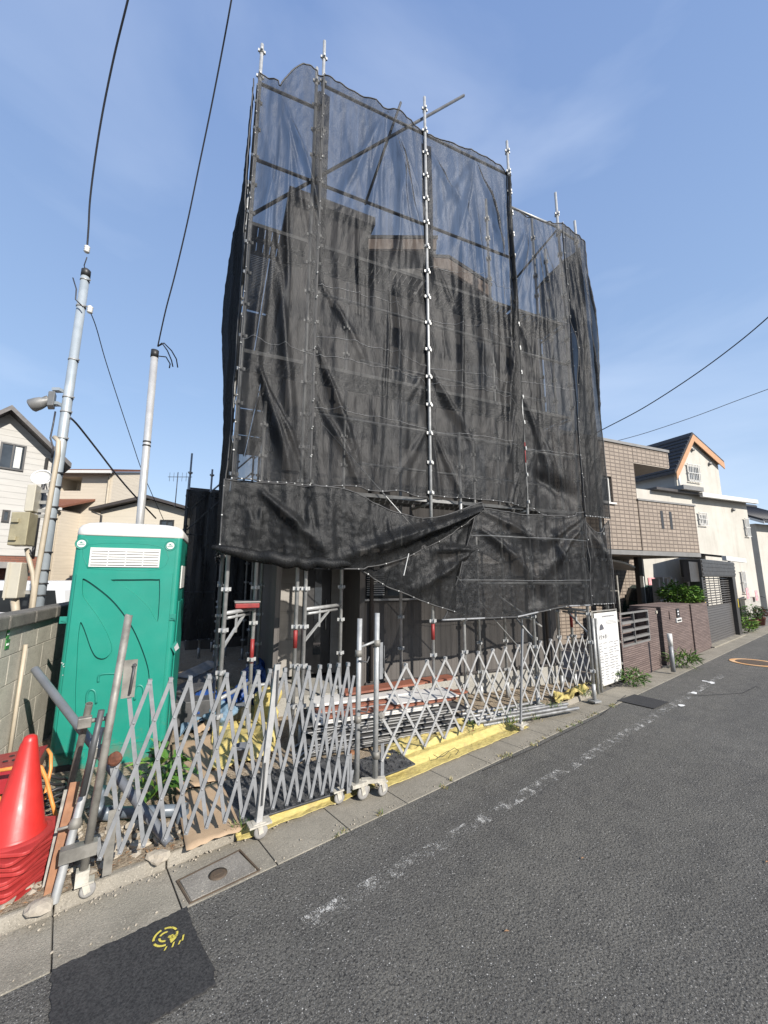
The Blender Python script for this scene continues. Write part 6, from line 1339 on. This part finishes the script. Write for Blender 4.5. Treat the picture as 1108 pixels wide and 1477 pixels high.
t = tag(MB().fbox(FS, ga1+.03, pa0-.03, 3.72, 3.78, .05, 1.28).build('dark_gate', mt['black'], loc=FS.p((ga1+pa0)/2,3.75,.05), rot=FS.rot), 'black gate panel set back between the two tiled walls', 'gate')
bush('shrub', 'dense green shrub growing over the planter wall', 'shrub', FS.p(FS.at(984,870,3.85)[0], 3.85, 1.15), .58, .46, .34, 1100, .14, .075, ['leafA','leafB','leafA','leafB'], 8, 17, .5)
bo = G(973,966,.05); t = thing('bollard', 'pale grey bollard post standing in the weeds by the planter wall', 'bollard', bo); bz = D(970,911,bo.y).z
MB().tube([bo, bo+Vector((0,0,bz-.05-.25))], .043, 14).build('post', mt['alu'], t); MB().tube([bo+Vector((0,0,bz-.30)), bo+Vector((0,0,bz-.05))], .046, 14).build('top', mt['white'], t)
bush('weed_plant', 'light green weed clump at the foot of the bollard', 'plant', G(988,957,.05), .34, .2, .15, 240, .17, .025, ['leafB','grassA','leafA'], 5, 23, .9)
bush('weed_plant', 'low green weeds in front of the slatted tiled wall', 'plant', G(915,984,.03), .28, .2, .12, 200, .12, .035, ['leafA','grassA'], 5, 24, .6)
# car under the balcony
o = FQ.p(Q(930,860,1.6)[0], 1.7, 0); van('parked_car', 'dark green car parked under the balcony behind the shrub', Frame((o.x-.1, o.y), AZ-rad(8)), 3.6, 1.6, 'cargreen', 1.72, .2, 1.15, 1.62, 'car')
# roller shutter garage
ha0 = FS.at(1026,930,3.40)[0]; ha1 = FS.at(1072,912,3.40)[0]
t = thing('garage_shutter', 'dark bronze roller shutter with a see through slatted upper half', 'garage shutter', FS.p((ha0+ha1)/2,3.6,0), FS.rot)
MB().fbox(FS, ha0-.02, ha1, 3.36, 3.9, 2.02, 2.55).build('shutter_box', mt['shutterbox'], t, bevel=.02)
for k in range(4): MB().fbox(FS, ha0, ha1-.02, 3.345, 3.359, 2.08+k*.12, 2.15+k*.12).build('box_rib', mt['shutterbox'], t)
MB().fbox(FS, ha0-.02, ha0+.14, 3.40, 3.7, -.02, 2.02).build('jamb', mt['shutterbox'], t); MB().fbox(FS, ha1-.42, ha1, 3.38, 3.75, -.02, 2.019).build('jamb', mt['shutterbox'], t)
sm_ = 1.10; MB().fbox(FS, ha0+.143, ha1-.423, 3.50, 3.53, .0, sm_).build('solid_slats', mt['shutter'], t)
mb = MB()
for k in range(12): z = sm_+.004+k*.077; mb.fbox(FS, ha0+.143, ha1-.423, 3.50, 3.525, z, z+.034)
for k in range(7): a = ha0+.2+(ha1-ha0-.7)*k/6; mb.fbox(FS, a, a+.03, 3.527, 3.54, sm_+.005, 2.015)
mb.build('open_slats', mt['slat'], t)
MB().fbox(FS, ha0+.02, ha0+.10, 3.39, 3.399, .95, 1.28).build('warning_sticker', mt['stickyellow'], t); MB().fbox(FS, ha1-.12, ha1-.06, 3.37, 3.379, .95, 1.25).build('warning_sticker', mt['stickyellow'], t)
MB().fbox(FS, ha0-.9, ha0-.03, 3.45, 3.6, 1.88, 2.45).build('end_panel', mt['shutterbox'], t)
MB().fbox(FS, ha0, ha1, 3.3, 3.499, -.01, .03).build('threshold', mt['gutter'], t)
for k in range(5): a = ha0+.6+k*.42; tag(MB().fbox(FS, a, a+.14, 4.7, 4.9, 0, 1.95+.05*(k % 2)).build('boarding', mt['boardwhite' if k % 2 else 'alul'], loc=FS.p(a,4.8,0), rot=FS.rot), 'pale upright board stored behind the see through shutter', 'board', 'boards stored behind the shutter')
# ------------------------------------------------------------------ cream house
Cq = lambda x, y, off=0: FC.at(x, y, off)
t = thing('cream_house', 'stained cream rendered house with an orange edged gable', 'house', FC.p(1,4,0), FC.rot)
ca0 = Cq(930,820)[0]; ca1 = Cq(1088,800)[0]; ez_ = Cq(1000,712)[1]
MB().fbox(FC, ca0, ca1, 0, 8, 0, ez_).build('wall', mt['cream'], t)
g0, g1_ = Cq(976,690)[0], Cq(1039,690)[0]; ax_, az_ = Cq(994,625); zl = Cq(976,672)[1]; zr_ = Cq(1038,662)[1]
MB().prism([FC.p(g0,.02,ez_+.003), FC.p(g1_,.02,ez_+.003), FC.p(g1_,.02,zr_-.05), FC.p(ax_,.02,az_-.1), FC.p(g0,.02,zl-.05)], FC.v*5).build('upper_wall', mt['cream'], t)
MB().fbox(FC, g0-.004, g0-.001, .1, 5, ez_+.1, zl-.1).build('side_shade', mt['shade'], t)  # thin grey sheet painting the shade on the left wall
def slab(F, p, q, off0, off1, th_, m, name, par): return MB().prism([F.p(p[0],off0,p[1]), F.p(q[0],off0,q[1]), F.p(q[0],off0,q[1]+th_), F.p(p[0],off0,p[1]+th_)], F.v*(off1-off0)).build(name, mt[m], par)
kl = (az_-zl)/(ax_-g0); kr = (az_-zr_)/(g1_-ax_)
rf = slab(FC, (g0-.25,zl-kl*.25), (ax_,az_), -.12, 5.2, .12, 'roofdark', 'roof', t); slab(FC, (ax_+.002,az_), (g1_+.25,zr_-kr*.25), -.12, 5.2, .12, 'roofdark', 'roof', t)
for k in range(9):                            # standing rows of tiles on the visible slope
    a = g0-.2+(ax_-g0+.15)*k/9; z = zl+kl*(a-g0)+.12; MB().beam(FC.p(a,-.1,z+.02), FC.p(a,5.15,z+.02), .05, .05, up=(0,0,1)).build('tile_row', mt['roofdark'], rf)
slab(FC, (g0-.2,zl-kl*.2-.34), (ax_,az_-.34), -.15, -.115, .34, 'creamtrim', 'bargeboard', t); slab(FC, (ax_+.002,az_-.30), (g1_+.2,zr_-kr*.2-.30), -.15, -.115, .30, 'creamtrim', 'bargeboard', t)
MB().fbox(FC, ca0+.9, ca1+.15, -.25, .3, ez_+.003, ez_+.1).build('eave', mt['rooftrim'], t); MB().fbox(FC, Cq(1000,715)[0], ca1+.2, -.38, -.25, ez_-.1, ez_+.08).build('gutter_rail', mt['whiteframe'], t)
MB().fbox(FC, Cq(970,705)[0], Cq(1000,715)[0]-.01, -.45, .5, ez_+.1, ez_+.28).build('eave_return', mt['greytrim'], t)
MB().tube([FC.p(g0+.02,-.08,ez_+.1), FC.p(g0+.02,-.08,zl-.2)], .045, 8).build('downpipe', mt['whiteframe'], t)
window(FC, 989, 668, 1008, 692, t, off=.02, fr='whiteframe', grille=7); window(FC, 1006, 738, 1018, 754, t, fr='whiteframe', grille=5); window(FC, 1072, 746, 1080, 769, t, fr='whiteframe', bars=0, grille=4); window(FC, 953, 832, 967, 858, t, fr='whiteframe', grille=6); window(FC, 1068, 822, 1076, 850, t, fr='whiteframe', bars=0, grille=3)
for (x, y, o_) in ((997,646,.02),(1022,666,.02),(1056,732,0)): c = Cq(x, y, o_); MB().lathe(FC.p(c[0],o_,c[1]), [(.0001,.10),(.07,.10),(.08,.0)], 14, axis=tuple(-FC.v)).build('vent_hood', mt['greytrim'], t)
# porch roof to the right and the party wall
pr = thing('porch', 'small white edged porch roof beside the shutter', 'porch', FS.p(ha1+.8,4.0,2.3), FS.rot)
MB().prism([FS.p(ha1-.7,3.55,2.72), FS.p(ha1+2.6,3.55,2.72), FS.p(ha1+2.6,4.9,2.95), FS.p(ha1-.7,4.9,2.95)], (0,0,.06)).build('roof', mt['roofdark'], pr); MB().fbox(FS, ha1-.7, ha1+2.6, 3.42, 3.545, 2.60, 2.76).build('gutter_rail', mt['whiteframe'], pr)
MB().tube([FS.p(ha1+.1,3.48,2.6), FS.p(ha1+.15,3.7,2.3), FS.p(ha1+.15,3.75,0)], .045, 8).build('downpipe', mt['whiteframe'], pr); MB().fbox(FS, ha1+.25, ha1+2.5, 4.3, 4.88, 0, 2.7).build('wall', mt['cream'], pr)
fa = FS.at(1078,880,3.7)[0]
tag(MB().fbox(FS, fa, fa+3.2, 3.7, 3.85, -.02, 1.15).build('concrete_fence', mt['fencec'], loc=FS.p(fa+1.6,3.78,0), rot=FS.rot, bevel=.01), 'pale ribbed concrete fence beyond the shutter at the right edge', 'fence')
for (x, y, lb, F_, o_, s_) in ((945,842,'faded red poster under the tiled house balcony',FC,-.02,.34),(1079,852,'faded red poster above the concrete fence, left one',FS,3.6,.24),(1092,855,'red and white banner above the concrete fence, right one',FS,3.6,.24)):
    c = F_.at(x, y, o_); tag(MB().fbox(F_, c[0]-s_, c[0]+s_, o_-.012, o_, c[1]-s_*.9, c[1]+s_*.9).build('poster', mt['pink'], loc=F_.p(c[0],o_,c[1]-s_*.9), rot=F_.rot), lb, 'poster')
for k, (x, y, s_, ms, lb) in enumerate(((1080,905,.38,['leafB','leafA','leafB'],'yellow green bushy plant at the shutter corner'),(1085,884,.42,['leafD','leafA'],'dark leafy potted plant behind the yellow green one'),(1098,893,.34,['leafD','terracotta'],'reddish dark plant near the right edge'))):
    b_ = 3.42 if k == 0 else 3.55; c = FS.p(FS.at(x, y, b_)[0], b_, 0)
    if k: tag(MB().lathe(c, [(.0001,0),(.14,0),(.19,.3),(.2,.3),(.2,.33),(.17,.33),(.15,.28),(.0001,.27)], 18).build('flower_pot', mt['terracotta']), 'brown flower pot '+('left of' if k == 1 else 'under')+' the reddish dark plant', 'pot', 'pots at the right edge')
    bush('garden_plant', lb, 'plant', c+Vector((0,0,.28 if k else .0)), s_*.9, s_*.7, s_*.75, 260, .13, .07, ms, 5, 40+k, .6)
# bicycle behind the fence
bp = FS.p(FS.at(1094,872,4.2)[0], 4.2, 0); t = thing('bicycle', 'black bicycle parked behind the concrete fence, handlebar showing', 'bicycle', bp, FS.rot); Bp = lambda a, z, b=0: bp+FS.u*a+FS.v*b+Vector((0,0,z))
for a in (-.55, .55):
    P = [Bp(a+.33*math.cos(k*PI/12), .33+.33*math.sin(k*PI/12)) for k in range(25)]; wl = MB().tube(P, .02, 6).build('wheel', mt['rubber'], t)
    mb = MB()
    for k in range(8): mb.tube([Bp(a,.33), Bp(a+.32*math.cos(k*PI/4), .33+.32*math.sin(k*PI/4))], .003, 4)
    mb.build('spokes', mt['galv'], wl)
MB().tube([Bp(-.55,.33), Bp(-.1,.3), Bp(-.25,.85)], .016, 6).tube([Bp(-.1,.3), Bp(.42,.8), Bp(-.2,.72)], .016, 6).tube([Bp(.55,.33), Bp(.4,.98)], .016, 6).build('frame', mt['black'], t)
MB().tube([Bp(.25,1.0,-.28), Bp(.4,1.05,-.15), Bp(.4,1.0,0), Bp(.4,1.05,.15), Bp(.25,1.0,.28)], .013, 6).build('handlebar', mt['black'], t); MB().blob(Bp(-.25,.88), .1, 2, .1, 2, sq=(1.3,.7,.35)).build('saddle', mt['black'], t)
# tiled roof house at the right edge
o = D(1096, 760, 22); FE = Frame((o.x, o.y), AZ); t = thing('tile_roof_house', 'house with grey ridged roof tiles at the right edge', 'house', FE.p(2,3,0), FE.rot)
z1 = FE.at(1096,752)[1]; z2 = FE.at(1100,722)[1]
MB().fbox(FE, -.35, 6, 0, 6, 0, z1).build('wall', mt['cream'], t)
rf = MB().prism([FE.p(-.9,-.6,z1-.05), FE.p(-.9,2.7,z2+.35), FE.p(-.9,6,z1), FE.p(-.9,6,z1+.16), FE.p(-.9,2.7,z2+.53), FE.p(-.9,-.6,z1+.12)], FE.u*7).build('roof', mt['roofdark'], t)
for k in range(24): a = -.85+k*.29; MB().tube([FE.p(a,-.6,z1+.13), FE.p(a,2.7,z2+.55)], .055, 6).build('tile_row', mt['roofdark'], rf)
MB().prism([FE.p(-.93,-.65,z1-.12), FE.p(-.93,2.7,z2+.3), FE.p(-.93,2.7,z2+.42), FE.p(-.93,-.65,z1+.02)], FE.u*.03).build('bargeboard', mt['whiteframe'], t); MB().tube([FE.p(-.9,2.7,z2+.6), FE.p(6,2.7,z2+.6)], .13, 8).build('ridge', mt['roofdark'], rf)
